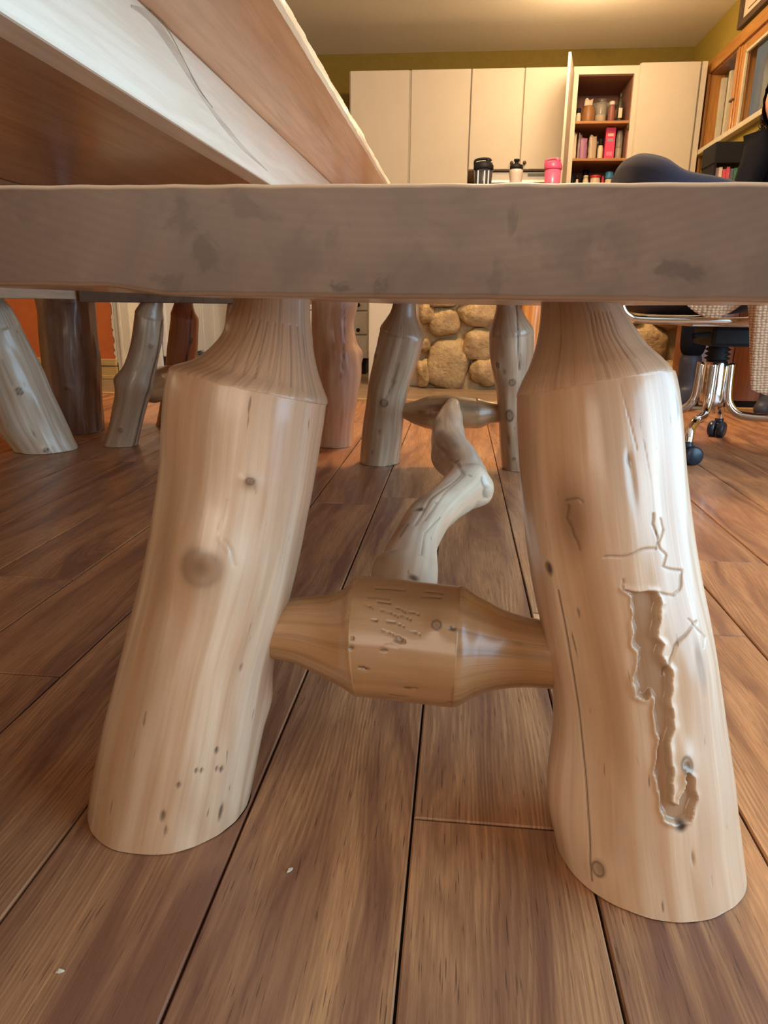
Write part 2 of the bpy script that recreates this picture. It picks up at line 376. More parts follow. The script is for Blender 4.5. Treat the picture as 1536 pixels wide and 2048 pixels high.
def log(name, cen, rad, m, parent, seg=64, rings=120, necks=(), floor=False, wob=.0015, feats=(), lines=(), pits=(), dots=(), tones=(), flat=None, seed=0):
    """a peeled log through centres `cen` with radii `rad`; feats are knots/bumps, lines carved grooves, all given on the surface seen from the camera"""
    cen = np.array(cen, float); rad = np.array(rad, float)
    s = np.concatenate([[0], np.cumsum(np.linalg.norm(np.diff(cen, axis=0), axis=1))])
    q = np.linspace(0, s[-1], rings); q = q[np.abs(q[:, None]-s[None]).min(1) > .45*s[-1]/rings]; q = np.sort(np.concatenate([q, s]))
    cq = hermite(s, cen, q); rq = hermite(s, rad, q)
    # straighten the axis of a leg slightly so that rings stay clean
    T = np.gradient(cq, q, axis=0); k = max(1, len(q)//20)
    ker = np.ones(2*k+1)/(2*k+1)
    T = np.stack([np.convolve(np.pad(T[:, i], k, mode='edge'), ker, 'valid') for i in range(3)], 1)
    if floor: T = np.repeat((cq[-1]-cq[0])[None], len(q), 0)
    T /= np.linalg.norm(T, axis=1)[:, None]
    ref = np.array([0., 0, 1]) if abs(T[0][2]) < .8 else np.array([0., 1, 0])
    n = len(q); V = np.zeros((n, seg, 3)); rest = np.zeros((n, seg, 3)); th = np.linspace(0, 2*PI, seg, endpoint=False)
    neck = np.zeros(n)
    for a, b_ in necks:
        neck = np.maximum(neck, ((q >= s[a]-1e-6) & (q <= s[b_]+1e-6)).astype(float))
    o3 = seed*3.7; rmed = float(np.median(rq))
    for i in range(n):
        u = ref-T[i]*(ref@T[i]); u /= np.linalg.norm(u); v = np.cross(T[i], u)
        r = rq[i]*(1+0*th)
        V[i] = cq[i]+np.cos(th)[:, None]*u*r[:, None]+np.sin(th)[:, None]*v*r[:, None]
        rest[i] = np.stack([np.cos(th)*rmed, np.sin(th)*rmed, np.full(seg, q[i])], 1)
    cv = np.repeat(cq[:, None, :], seg, 1)
    nrm = V-cv; nrm /= np.maximum(np.linalg.norm(nrm, axis=2)[..., None], 1e-9)
    P = V.reshape(-1, 3); Nn = nrm.reshape(-1, 3); Rr = rest.reshape(-1, 3)
    fade = np.repeat(1-.75*neck, seg)
    disp = wob*2.2*noise1(Rr*np.array([1, 1, .35])+o3, 22)*fade+wob*.8*noise1(Rr*np.array([1, 1, .18])+o3, 75)*fade
    mark = np.zeros(len(P)); tone = np.zeros(len(P))
    pj = proj(P); face = ((CO-P)*Nn).sum(1) > 0
    def pick(px, py):
        d = np.hypot(pj[:, 0]-px, pj[:, 1]-py)+np.where(face, 0, 1e5); return P[np.argmin(d)]
    def local(px, py):
        c0 = pick(px, py); D = P-c0; i0 = int(np.argmin(np.linalg.norm(cq-c0, axis=1))); t = T[i0]
        al = D@t; L = np.sqrt(np.maximum((D**2).sum(1)-al**2, 0)); return al, L
    for (px, py, size, height, ring, asp) in feats:         # knots: swelling with a ring and a dark heart
        al, L = local(px, py); rr = np.sqrt((al/asp)**2+L**2)/size
        disp += height*np.exp(-(rr/1.0)**2)
        if ring:
            disp -= abs(height)*.18*np.exp(-(rr/.32)**2)
            mark = np.maximum(mark, ring*(.85*np.exp(-((rr-.42)/.10)**2)+.6*np.exp(-(rr/.30)**2)))
    wx, wy = pj[:, 0], pj[:, 1]                               # the carved tracks wander a little
    wq = np.stack([wx+2.8*np.sin(wy/17+1.6*np.sin(wx/15))+1.3*np.sin(wy/6.3+wx/12), wy+2.4*np.sin(wx/12+1.3*np.sin(wy/19))], 1) if pits else pj[:, :2]
    def seg_dist(poly, wrap=face, wig=True):
        wq_ = wq if wig else pj[:, :2]
        best = np.full(len(P), 1e5)
        A = np.array(poly, float)
        for a, b_ in zip(A[:-1], A[1:]):
            ab = b_-a; t = np.clip(((wq_-a)@ab)/max(ab@ab, 1e-9), 0, 1)
            best = np.minimum(best, np.hypot(*(wq_-a-t[:, None]*ab).T))
        return np.where(wrap, best, 1e5)
    for (poly, wpx, depth, mk) in lines:
        g = np.exp(-(seg_dist(poly, wig=wpx >= 1.8)/wpx)**2); disp -= depth*g; mark = np.maximum(mark, mk*g)
    for (poly, depth, edge, tn) in pits:                      # carved flat-bottomed hollow
        A = np.array(poly, float); x, y = wq[:, 0], wq[:, 1]; ins = np.zeros(len(P), bool); j = len(A)-1
        for i in range(len(A)):
            c = ((A[i, 1] > y) != (A[j, 1] > y)) & (x < (A[j, 0]-A[i, 0])*(y-A[i, 1])/(A[j, 1]-A[i, 1]+1e-9)+A[i, 0]); ins ^= c; j = i
        ins &= face; d = seg_dist(list(poly)+[poly[0]])
        g = np.where(ins, np.clip(d/edge, 0, 1), 0); g = g*g*(3-2*g); disp -= depth*g
        disp += depth*.35*np.exp(-(d/edge)**2)*(~ins)
        mark = np.maximum(mark, .28*np.where(ins, np.exp(-(d/edge/.6)**2), 0)); tone = np.maximum(tone, tn*g)
    for (px, py, size, asp, mk) in dots:
        al, L = local(px, py); rr = np.sqrt((al/asp)**2+L**2)/size; mark = np.maximum(mark, mk*np.clip(1.6-rr, 0, 1))
        disp -= .0012*np.exp(-rr**2)
    for (px, py, sl, sw, amt) in tones:
        al, L = local(px, py); tone = np.maximum(tone, amt*np.exp(-(al/sl)**2-(L/sw)**2))
    P = P+Nn*disp[:, None]; V = P.reshape(n, seg, 3)
    if floor:
        t = T[-1] if cq[-1][2] < cq[0][2] else T[0]
        Z = V[..., 2]; low = Z < .0008
        V = np.where(low[..., None], V-t*((Z-.0008)/t[2])[..., None], V)
        keep = ~low.all(1); idx = np.where(keep)[0]; lo, hi = idx[0], idx[-1]
        lo = max(0, lo-1); hi = min(n-1, hi+1); V = V[lo:hi+1]
        nn = hi-lo+1; sl = slice(lo*seg, (hi+1)*seg)
    else: nn = n; sl = slice(0, n*seg)
    Fs = []
    for i in range(nn-1):
        a = i*seg; b_ = a+seg
        for k in range(seg):
            k2 = (k+1) % seg; Fs.append((a+k, a+k2, b_+k2, b_+k))
    Fs.append(tuple(range(seg-1, -1, -1))); Fs.append(tuple((nn-1)*seg+k for k in range(seg)))
    P = V.reshape(-1, 3); base = np.array(parent.location) if parent is not None else np.zeros(3)
    me = mesh(P, Fs)
    me.polygons[-1].use_smooth = False; me.polygons[-2].use_smooth = False
    at = me.attributes.new('rest', 'FLOAT_VECTOR', 'POINT'); at.data.foreach_set('vector', (Rr[sl]+seed*.61).astype(np.float32).ravel())
    for nm, arr in (('mark', mark[sl]), ('tone', tone[sl]), ('neck', np.repeat(neck, seg)[sl])):
        at = me.attributes.new(nm, 'FLOAT', 'POINT'); at.data.foreach_set('value', arr.astype(np.float32).ravel())
    return link(name, me, m, parent)
def log_px(name, st, yb, k, m, parent, **kw):
    """stations (xl,yl,xr,yr): the two sides of the log, on the leaning plane Y = yb + k z"""
    cen = []; rad = []
    for xl, yl, xr, yr in st:
        c = on_lean((xl+xr)/2, (yl+yr)/2, yb, k); cen.append(c)
        rad.append(.5*math.hypot(xr-xl, yr-yl)*((c-CO)@FW)/F)
    return log(name, cen, rad, m, parent, **kw)
def leg_simple(name, base, top, r0, r1, m, parent, seed=0, shoulder=.105, neckr=.034, feats=(), bow=(0, 0), seg=40, rings=70, tenon=.004, **kw):
    """splayed log leg with a turned neck, base and top as world points"""
    b_ = np.array(base, float); t = np.array(top, float); L = np.linalg.norm(t-b_); d = (t-b_)/L
    f = [-.06/L, .12, .35, .6, 1-shoulder/L-.02/L, 1-shoulder/L, 1-shoulder*.62/L, 1-shoulder*.3/L, 1-.001/L, 1+tenon/L]
    r = [r0, r0*.99, r0*.97, (r0+r1)/2, r1*1.02, r1*.98, r1*.80, neckr*1.08, neckr, neckr]
    cen = [b_+d*L*x+np.array([bow[0], bow[1], 0])*math.sin(PI*min(max(x, 0), 1)) for x in f]
    return log(name, cen, r, m, parent, seg=seg, rings=rings, necks=((5, 9),), floor=True, feats=feats, seed=seed, **kw)

# ================================================================== SETTING
XR, YB, CEIL = 1.84, 6.9, 2.485
XL, YF = -4.0, -2.9
fl = struct(box('floor', XL, XR, YF, 3.21, -.05, -.0072, M['dark']))
x0 = .117-.1395*29
k = 0
joints = {}
# joints read off the photograph: column left edge -> y of the cross joints
def col_index(x): return int(math.floor((x-x0)/.1395))
meas = {col_index(.05): [.503, 1.806], col_index(-.65): [.975], col_index(.32): [.90], col_index(.46): [1.2], col_index(.19): [.94], col_index(-.09): [1.54], col_index(-.23): [1.47], col_index(-.37): [1.25]}
L_PL = 1.303
nx = int((XR-x0)/.1395)+1
for c in range(nx):
    a = x0+c*.1395; b_ = min(a+.1395, XR)
    if b_-a < .01: continue
    y0 = meas[c][0] if c in meas else .503+L_PL*((c*.381) % 1)
    y = y0-L_PL*math.ceil((y0+.25)/L_PL)
    if c in meas and len(meas[c]) > 1: cuts = [meas[c][0]-L_PL, meas[c][0], meas[c][1], meas[c][1]+L_PL]
    else: cuts = [y+i*L_PL for i in range(6)]
    for p, q_ in zip(cuts[:-1], cuts[1:]):
        if p > 3.2: break
        q_ = min(q_, 3.2)
        g = .001
        bm = bmesh.new(); cx_, cy_ = (a+b_)/2, (p+q_)/2
        add_box(bm, a+g-cx_, b_-g-cx_, p+g-cy_, q_-g-cy_, -.006, 0)
        top = [e for e in bm.edges if all(v.co.z > -.001 for v in e.verts)]
        bmesh.ops.bevel(bm, geom=top, offset=.0013, segments=1, affect='EDGES')
        o = link('plank', bm_mesh(bm), M['plank'], fl); o.location = (cx_, cy_, 0)
# kitchen floor: darker grey-brown boards laid crosswise
kf = struct(box('floor', XL, XR, 3.21, YB, -.05, -.0062, M['dark']))
for r in range(20):
    ya = 3.245+r*.15; yb_ = ya+.15
    off = (r*.47) % 1.3
    for i in range(5):
        xa = max(-3.2-off+i*1.3, -3.2); xb = min(-3.2-off+(i+1)*1.3, XR)
        if xb-xa < .05 or r > 14: continue
        o = box('grey_plank', xa+.001, xb-.001, ya+.001, yb_-.001, -.006, 0, M['grey_plank'], kf)
o = struct(box('trim_1', XL, XR, 3.205, 3.243, -.01, .006, M['baseboard'], bev=.003))
o['label'] = 'light wooden threshold strip between the two floors'
# walls and ceiling
struct(box('ceiling', XL, XR+.3, YF, YB+.1, CEIL, CEIL+.1, M['ceiling']))
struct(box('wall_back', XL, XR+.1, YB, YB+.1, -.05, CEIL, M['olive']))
wl = struct(box('wall_orange', XL, -1.90, 3.87, 3.97, -.05, CEIL, M['orange']))
struct(box('wall_far_left', XL-.1, XL, YF, YB, -.05, CEIL, M['olive']))
struct(box('wall_kitchen_left', -2.40, -2.30, 3.97, YB, -.05, CEIL, M['plaster']))
# chipped plaster edge of the orange wall
bm = bmesh.new(); zz = 0
rr_ = random.Random(3); pts = [(z_, -1.905+rr_.choice((0, .002, .004, .009))) for z_ in np.arange(0.09, 1.2, .011)]
for (za, xa), (zb, xb) in zip(pts[:-1], pts[1:]):
    v = [bm.verts.new(p) for p in ((xa, 3.867, za), (-1.889, 3.867, za), (-1.889, 3.867, zb), (xb, 3.867, zb))]
    u = [bm.verts.new((p.co.x, 3.875, p.co.z)) for p in v]
    bm.faces.new(v); bm.faces.new(u[::-1])
    for i in range(4): bm.faces.new((v[i], u[i], u[(i+1) % 4], v[(i+1) % 4]))
link('plaster_edge', bm_mesh(bm), M['plaster'], wl)
# white casing on the end of the orange wall, then baseboard mouldings
t_ = struct(box('trim_2', -1.888, -1.80, 3.868, 4.0, 0, 2.1, M['cream_trim'], bev=.004)); t_['label'] = 'cream painted door casing at the end of the orange wall'
box('casing_bead', -1.862, -1.846, 3.858, 3.868, 0, 2.1, M['cream_trim'], t_, bev=.003)
bb = struct(box('baseboard_left', XL, -1.89, 3.852, 3.87, 0, .068, M['baseboard'], bev=.003))
box('moulding', XL, -1.89, 3.846, 3.87, .072, .110, M['baseboard'], bb, bev=.005)
box('shoe_moulding', XL, -1.89, 3.838, 3.852, 0, .022, M['baseboard'], bb, bev=.004)
# right wall with its far window (seen) and a near window (lights the benches)
WZ0, WZ1 = 1.60, 2.14
WY = (4.15, 6.36)
NW = (-.9, 1.6, .04, 2.0)
def wall_x(name, ya, yb_, za, zb, m): return struct(box(name, XR, XR+.14, ya, yb_, za, zb, m))
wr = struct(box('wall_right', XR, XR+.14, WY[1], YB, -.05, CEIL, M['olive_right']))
def wpart(ya, yb_, za, zb): box('wall_panel', XR, XR+.14, ya, yb_, za, zb, M['olive_right'], wr)
wpart(WY[0], WY[1], WZ1, CEIL); wpart(WY[0], WY[1], -.05, WZ0); wpart(NW[1], WY[0], -.05, CEIL)
wpart(NW[0], NW[1], -.05, NW[2]); wpart(NW[0], NW[1], NW[3], CEIL); wpart(YF, NW[0], -.05, CEIL)
# rear wall, unseen, with an opening added for the rear fill light
wb = struct(box('wall_rear', XL, -1.7, YF-.1, YF, -.05, CEIL, M['plaster']))
for a in ((.7, XR, -.05, CEIL), (-1.7, .7, -.05, .6), (-1.7, .7, 2.1, CEIL)):
    box('wall_panel', a[0], a[1], YF-.1, YF, a[2], a[3], M['plaster'], wb)
# window_1 : orange oak casing, two lights
w1 = struct(box('window_1', XR+.10, XR+.115, WY[0], WY[1], WZ0, WZ1, M['pane']))
w1['label'] = 'oak framed window high on the right wall'
cs = .085
def wp(nm, x0_, x1_, ya, yb_, za, zb, m, bev=.003): return box(nm, x0_, x1_, ya, yb_, za, zb, m, w1, bev=bev)
wp('casing', XR-.02, XR, WY[0]-cs, WY[1]+cs, WZ1, WZ1+cs, M['oak_trim'])
wp('casing', XR-.02, XR, WY[1], WY[1]+cs, 1.0, WZ1, M['oak_trim_v'])
wp('casing', XR-.02, XR, WY[0]-cs, WY[0], WZ0, WZ1, M['oak_trim_v'])
wp('jamb', XR, XR+.10, WY[1]-.012, WY[1], WZ0, WZ1, M['oak_trim_v'], 0)
wp('jamb', XR, XR+.10, WY[0], WY[1], WZ1-.012, WZ1, M['red_wood'], 0)
wp('sill', XR-.05, XR+.10, WY[0]-cs, WY[1]+cs, WZ0-.035, WZ0, M['cream_trim'])
wp('mullion', XR-.012, XR+.09, 5.70, 5.80, WZ0, WZ1-.012, M['oak_trim_v'])
wp('mullion_bead', XR-.02, XR-.012, 5.725, 5.745, WZ0, WZ1-.012, M['oak_trim_v'])
wp('sash', XR-.005, XR+.03, 5.64, 5.70, WZ0, WZ1-.012, M['oak_trim_v'])
wp('sash_bead', XR-.005, XR+.012, 5.625, 5.64, WZ0, WZ1-.03, M['cream_trim'])
wp('sash', XR-.005, XR+.03, WY[0], 5.64, WZ1-.06, WZ1-.012, M['oak_trim'])
wp('sash_bead', XR-.005, XR+.012, WY[0], 5.64, WZ1-.078, WZ1-.06, M['cream_trim'])
wp('sash', XR+.06, XR+.10, 6.28, 6.31, WZ0, WZ1-.05, M['cream_trim'])
wp('sash', XR+.06, XR+.10, 6.10, 6.14, WZ0, WZ1-.05, M['cream_trim'])
wp('latch', XR-.03, XR-.012, 5.72, 5.78, 1.80, 1.815, M['frame'])
# porch wall seen through the window
pw = struct(box('wall_porch', XR+1.2, XR+1.25, 0.5, 17.0, -1, 6, M['porch']))
# hanging cloth panel beyond the near light
cur = box('pale_curtain', XR+.13, XR+.15, 5.36, 5.62, WZ0, WZ1-.1, M['curtain']); cur.name = 'curtain'
tag(cur, 'pale grey-green curtain strip hanging behind the right window pane', 'curtain')

# ================================================================== KITCHEN BACK RUN
YK = 6.30
def knob(parent, x, y, z, m=None, r=.014): return lathe_obj('knob', [(.004, 0), (.004, .012), (r, .016), (r, .024), (r*.7, .029), (.001, .030)], (x, y, z), m or M['brass'], parent, 14, (PI/2, 0, 0))
def cab(name, xa, xb, z0, z1, label, doors, yf=YK, cat='cabinet'):
    t = thing(name, ((xa+xb)/2, yf+.3, z0), label, cat)
    box('body', xa, xb, yf+.022, YB-.003, z0, z1, M['white_door'], t, bev=.002)
    for da, db in doors: box('door', da+.003, db-.003, yf, yf+.020, z0+.004, z1-.002, M['white_door'], t, bev=.003)
    return t
tA = cab('tall_cabinet', -.945, .018, .09, 2.19, 'tall white cabinet with two plain doors at the left end of the back wall', [(-.938, -.465), (-.452, .016)])
box('toe_kick', -.945, .018, YK+.06, YB-.003, 0, .09, M['dark'], tA)
wc = cab('wall_cabinet', .020, .797, 1.468, 2.19, 'white wall cabinet with two short doors and small dark knobs', [(.022, .425), (.431, .795)])
for x in (.365, .465): 
    kb = knob([c for c in wc.children][1 if x < .43 else 2], 0, 0, 0)
    d = kb.parent; kb.matrix_parent_inverse = Matrix(); kb.location = (x-d.location.x, -.010, 1.515-d.location.z)
hood = thing('range_hood', (.36, YK+.2, 1.40), 'slim white hood under the short wall cabinets', 'range hood')
box('hood_body', .10, .72, YK+.03, YB-.01, 1.375, 1.455, M['white_cool'], hood, bev=.004)
box('hood_trim', .10, .72, YK+.018, YK+.03, 1.375, 1.395, M['steel'], hood, bev=.002)
box('hood_vent', .50, .64, YK+.024, YK+.03, 1.425, 1.445, M['grille'], hood)
bs = struct(box('trim_3', .02, .80, YB-.02, YB, .93, 1.37, M['shelf'])); bs['label'] = 'wooden backsplash above the counter'
bc = thing('base_cabinet', (.4, YK+.3, 0), 'white base cabinet and counter below the short wall cabinets', 'cabinet')
box('body', .022, .74, YK+.022, YB-.003, .09, .89, M['white_door'], bc)
box('door', .03, .42, YK, YK+.02, .1, .88, M['white_door'], bc, bev=.003); box('door', .43, .735, YK, YK+.02, .1, .88, M['white_door'], bc, bev=.003)
box('worktop', .022, .74, YK-.02, YB-.003, .89, .925, M['counter'], bc, bev=.004)
box('toe_kick', .022, .74, YK+.06, YB-.01, 0, .09, M['dark'], bc)
# pantry with the open door
pa = thing('pantry_cabinet', (1.05, YK+.3, 0), 'open white pantry cabinet with shelves of jars and a swung-out door', 'cabinet')
PX0, PX1 = .80, 1.292
box('side_panel', PX0, PX0+.04, YK+.004, YB-.003, 0, 2.19, M['white_door'], pa)
box('side_panel', PX1-.036, PX1, YK+.004, YB-.003, 0, 2.19, M['white_door'], pa)
box('top_rail', PX0+.04, PX1-.036, YK+.004, YB-.003, 2.135, 2.19, M['white_door'], pa)
box('back_panel', PX0+.04, PX1-.036, YB-.03, YB-.003, .05, 2.135, M['inside'], pa)
for xx in (PX0+.0401, PX1-.0395): box('lining', xx, xx+.003, YK+.03, YB-.03, .05, 2.135, M['inside'], pa)
box('lining', PX0+.043, PX1-.04, YK+.03, YB-.03, 2.130, 2.1345, M['inside'], pa)
SH = [1.818, 1.552, 1.285, 1.0, .6, .1]
for z in SH: box('shelf', PX0+.0435, PX1-.0405, YK+.02, YB-.031, z-.02, z, M['shelf'], pa, bev=.002)
for z in (1.775, 1.50): box('hinge', PX1-.055, PX1-.04, YK+.004, YK+.02, z-.02, z+.01, M['brass'], pa)
dr = box('door', -.245, .245, -.010, .010, -1.03, 1.06, M['white_door'], pa, bev=.003)
ang = math.radians(-101)
dr.rotation_euler = (0, 0, ang); dr.location = (PX0-.006+.245*math.cos(ang), YK-.004+.245*math.sin(ang), 1.10)
kb = knob(dr, 0, 0, 0); kb.matrix_parent_inverse = Matrix(); kb.location = (.21, -.010, .2)
tB = cab('tall_cabinet', 1.294, 1.745, .09, 2.205, 'tall white single-door cabinet between the open pantry and the right wall', [(1.296, 1.737)], yf=YK-.015)
box('filler_strip', 1.747, 1.785, YK-.01, YB-.003, 0, 2.205, M['white_door'], tB)
box('toe_kick', 1.294, 1.745, YK+.06, YB-.003, 0, .09, M['dark'], tB)

# pantry goods
def px_item(px0, px1, ptop, shelf_z, y):
    a = on(px0, ptop, 1, y); b_ = on(px1, ptop, 1, y); return (a[0]+b_[0])/2, abs(b_[0]-a[0])/2, a[2]-shelf_z
def jar(name, xa, xb, pt, z, y, label, m, capm=None, caph=.18, group=None, content=None, neck=.75, cat='jar'):
    x, r, h = px_item(xa, xb, pt, z, y)
    t = thing(name, (x, y, z), label, cat, group); hb = h*(1-caph) if capm else h
    lathe_obj('body', [(r*.92, .001), (r, r*.2), (r, hb*.8), (r*neck, hb*.95), (r*neck, hb)], (x, y, z), m, t, 18)
    if content: lathe_obj('contents', [(r*.85, .004), (r*.88, .01), (r*.88, hb*.38), (r*.80, hb*.42)], (x, y, z), content, t, 16)
    if capm: lathe_obj('lid', [(r*neck*1.1, 0), (r*neck*1.12, h*caph*.2), (r*neck*1.12, h*caph*.85), (r*neck*.9, h*caph)], (x, y, z+hb+.0005), capm, t, 18)
    return t
WH = col(.75, .62, .45); BK = M['black']; RD = col(.55, .03, .04); BRN = col(.30, .14, .05); PK = col(.80, .05, .16)
clear = mat('clear_jar', (.75, .72, .64), .08, Transmission_Weight=.75, IOR=1.3)
yj = YK+.14
jar('small_bottle', 1153, 1163, 217, SH[0], yj, 'small white bottle with black cap at the left of the top pantry shelf', WH, BK, .3, cat='bottle')
jar('brown_tub', 1165, 1191, 213, SH[0], yj, 'squat brown tub on the top pantry shelf', BRN, None, cat='tub')
jar('flour_jar', 1193, 1215, 198, SH[0], yj, 'clear glass jar with white powder on the top pantry shelf', clear, M['glass'], .15, content=WH)
jar('spice_jar', 1218, 1232, 203, SH[0], yj-.02, 'clear jar with reddish brown contents and pale base on the top pantry shelf', col(.28, .10, .08), col(.6, .55, .48), .18)
jar('dark_bottle', 1237, 1249, 186, SH[0], yj, 'dark bottle with white label at the right of the top pantry shelf', col(.05, .05, .03, .15), col(.03, .03, .03), .15, neck=.4, cat='bottle')
db = [o for o in C.objects if o.name.startswith('dark_bottle')][0]; dbb = db.children[0].dimensions
q_ = box('paper_label', -.014, .014, -.001, .001, -.035, .035, WH, db); q_.matrix_parent_inverse = Matrix(); q_.location = (0, -max([v.co.x for v in db.children[0].data.vertices])-.0008, .075)
def bag(name, xa, xb, pt, z, y, label, m, seed=0, cat='bag'):
    x, r, h = px_item(xa, xb, pt, z, y); V = []; Fs = []; n = 9; s = 14; rr2 = random.Random(seed)
    for j in range(n):
        f = j/(n-1)
        for i in range(s):
            a = 2*PI*i/s; wd = r*(1-.15*f); th = r*.55*(1-f*.85)
            q_ = 1+rr2.uniform(-.10, .10); V.append((wd*math.cos(a)*q_+(rr2.uniform(-.1, .1)*r), th*math.sin(a)*q_, f*h*(1+(.06*math.cos(3*a) if j > 6 else 0))))
    for j in range(n-1):
        for i in range(s): k_ = (i+1) % s; Fs.append((j*s+i, j*s+k_, (j+1)*s+k_, (j+1)*s+i))
    Fs.append(tuple(range(s-1, -1, -1))); Fs.append(tuple((n-1)*s+i for i in range(s)))
    o = link(name, mesh(V, Fs), m); o.location = (x, y, z+.0005); return tag(o, label, cat)
bag('paper_bag', 1168, 1188, 199, SH[0], yj+.09, 'crumpled white bag behind the brown tub', WH, 1)
lathe_obj_t = thing('glass_bowl', (on(1210, 190, 1, yj+.2)[0], yj+.2, SH[0]), 'large clear glass bowl at the back of the top pantry shelf', 'bowl')
lathe_obj_t.location.x = xb_ = 1.08
lathe_obj('bowl', [(.05, 0), (.06, .08), (.11, .13), (.135, .17), (.13, .17), (.10, .13), (.05, .09), (.04, .01)], (xb_, yj+.2, SH[0]+.001), clear, lathe_obj_t, 24)
bag('snack_packet', 1147, 1155, 267, SH[1], yj, 'narrow white packet at the left of the middle pantry shelf', WH, 2, 'packet')
bag('snack_packet', 1157, 1166, 268, SH[1], yj+.06, 'pale packet standing second on the middle pantry shelf', col(.55, .42, .36), 3, 'packet')
bag('snack_bag', 1160, 1176, 278, SH[1], yj-.03, 'purple printed bag on the middle pantry shelf', col(.38, .16, .30), 4)
bag('snack_bag', 1178, 1196, 272, SH[1], yj, 'clear bag of beige food on the middle pantry shelf', col(.50, .38, .27, .25), 5)
jar('small_bottle', 1197, 1208, 278, SH[1], yj, 'small white bottle with black cap on the middle pantry shelf', WH, BK, .3, cat='bottle')
x, r, h = px_item(1212, 1231, 257, SH[1], yj)
pb = thing('pink_box', (x, yj, SH[1]), 'tall bright pink box on the middle pantry shelf', 'box')
b1 = box('carton', -r, r, -.03, .03, 0, h, PK, pb, bev=.001); b1.matrix_parent_inverse = Matrix(); b1.location = (0, 0, h/2+.001); 
for z_, hh, m_ in ((h*.78, .018, WH), (h*.62, .02, col(.35, .30, .34)), (h*.2, .03, col(.88, .2, .32))):
    q_ = box('printed_label', -r*.6, r*.6, -.0012, 0, -hh/2, hh/2, m_, pb); q_.matrix_parent_inverse = Matrix(); q_.location = (0, -.0308, z_)
jar('glass_jar', 1234, 1247, 262, SH[1], yj, 'clear glass jar with pale contents at the right of the middle pantry shelf', clear, None, content=WH)
jar('glass_jar', 1186, 1200, 284, SH[1], yj+.2, 'clear glass jar at the back of the middle pantry shelf', clear, WH, .1)
jar('small_bottle', 1142, 1149, 352, SH[2], yj, 'dark small bottle at the left of the lowest visible pantry shelf', BK, None, cat='bottle')
jar('small_bottle', 1152, 1158, 350, SH[2], yj-.03, 'tiny white bottle on the lowest visible pantry shelf', WH, BK, .2, cat='bottle')
jar('white_tub', 1166, 1178, 351, SH[2], yj, 'plain white tub on the lowest visible pantry shelf', WH, WH, .1, cat='tub')
jar('white_tub', 1181, 1201, 351, SH[2], yj, 'white tub with red lid on the lowest visible pantry shelf', WH, RD, .12, neck=.98, cat='tub')
jar('red_jar', 1203, 1209, 352, SH[2], yj, 'narrow red jar on the lowest visible pantry shelf', RD, None)
jar('blue_lid_jar', 1211, 1227, 344, SH[2], yj, 'jar with bright blue lid on the lowest visible pantry shelf', WH, col(.05, .25, .50), .3, neck=.95)
jar('red_jar', 1228, 1237, 354, SH[2], yj-.02, 'red jar right of the blue-lidded jar', RD, RD, .2)
jar('dark_jar', 1164, 1180, 340, SH[2], yj+.15, 'dark brown jar behind the plain white tub', col(.04, .025, .02), BK, .2)

# ------------------------------------------------------------------ side run on the left: fridge and cabinet
fr = thing('refrigerator', (-2.0, 4.3, 0), 'white refrigerator with a dark louvred grille at its foot', 'refrigerator')
box('body', -2.28, -1.69, 4.02, 4.62, .03, 1.7, M['white_cool'], fr, bev=.006)
box('door', -1.688, -1.655, 4.02, 4.62, .115, 1.69, M['white_cool'], fr, bev=.008)
box('grille', -1.690, -1.672, 4.03, 4.61, .03, .11, M['dark'], fr)
for i in range(5): box('louvre', -1.672, -1.658, 4.03, 4.61, .035+i*.016, .043+i*.016, M['grille'], fr, rot=(0, .3, 0))
for yy in (4.06, 4.58): lathe_obj('foot', [(.02, 0), (.02, .03)], (-1.75, yy, 0), M['black'], fr, 12)
lc = thing('kitchen_cabinet', (-2.0, 5.2, 0), 'white two-door cabinet with a grey toe kick beside the refrigerator', 'cabinet')
box('body', -2.28, -1.68, 4.64, 5.9, .1, .88, M['white_cool'], lc); 
for a, b_ in ((4.645, 4.86), (4.866, 5.3), (5.306, 5.89)): box('door', -1.68, -1.66, a, b_, .105, .875, M['white_cool'], lc, bev=.003)
box('toe_kick', -2.2, -1.70, 4.64, 5.9, 0, .1, M['grille'], lc)
box('worktop', -2.28, -1.64, 4.64, 5.9, .88, .915, M['counter'], lc, bev=.004)
# drawer unit behind the island
du = thing('drawer_unit', (-.8, 4.7, 0), 'white drawer unit with small black knobs behind the stone island', 'cabinet')
box('body', -1.12, -.55, 4.42, 4.95, .10, .88, M['white_cool'], du)
box('worktop', -1.14, -.53, 4.38, 4.97, .88, .91, M['counter'], du, bev=.004)
box('toe_kick', -1.1, -.57, 4.47, 4.95, 0, .1, M['dark'], du)
for i, z in enumerate((.17, .31, .45, .59, .73)):
    d = box('drawer', -1.115, -.555, 4.40, 4.42, z-.066, z+.066, M['white_cool'], du, bev=.003)
    zk = {0: .1355, 1: .2687, 2: .414}.get(i, z+.02)
    for kx in (-.606, -1.0):
        kb = knob(d, 0, 0, 0, M['black'], .012); kb.matrix_parent_inverse = Matrix(); kb.location = (kx-d.location.x, -.010, zk-d.location.z)

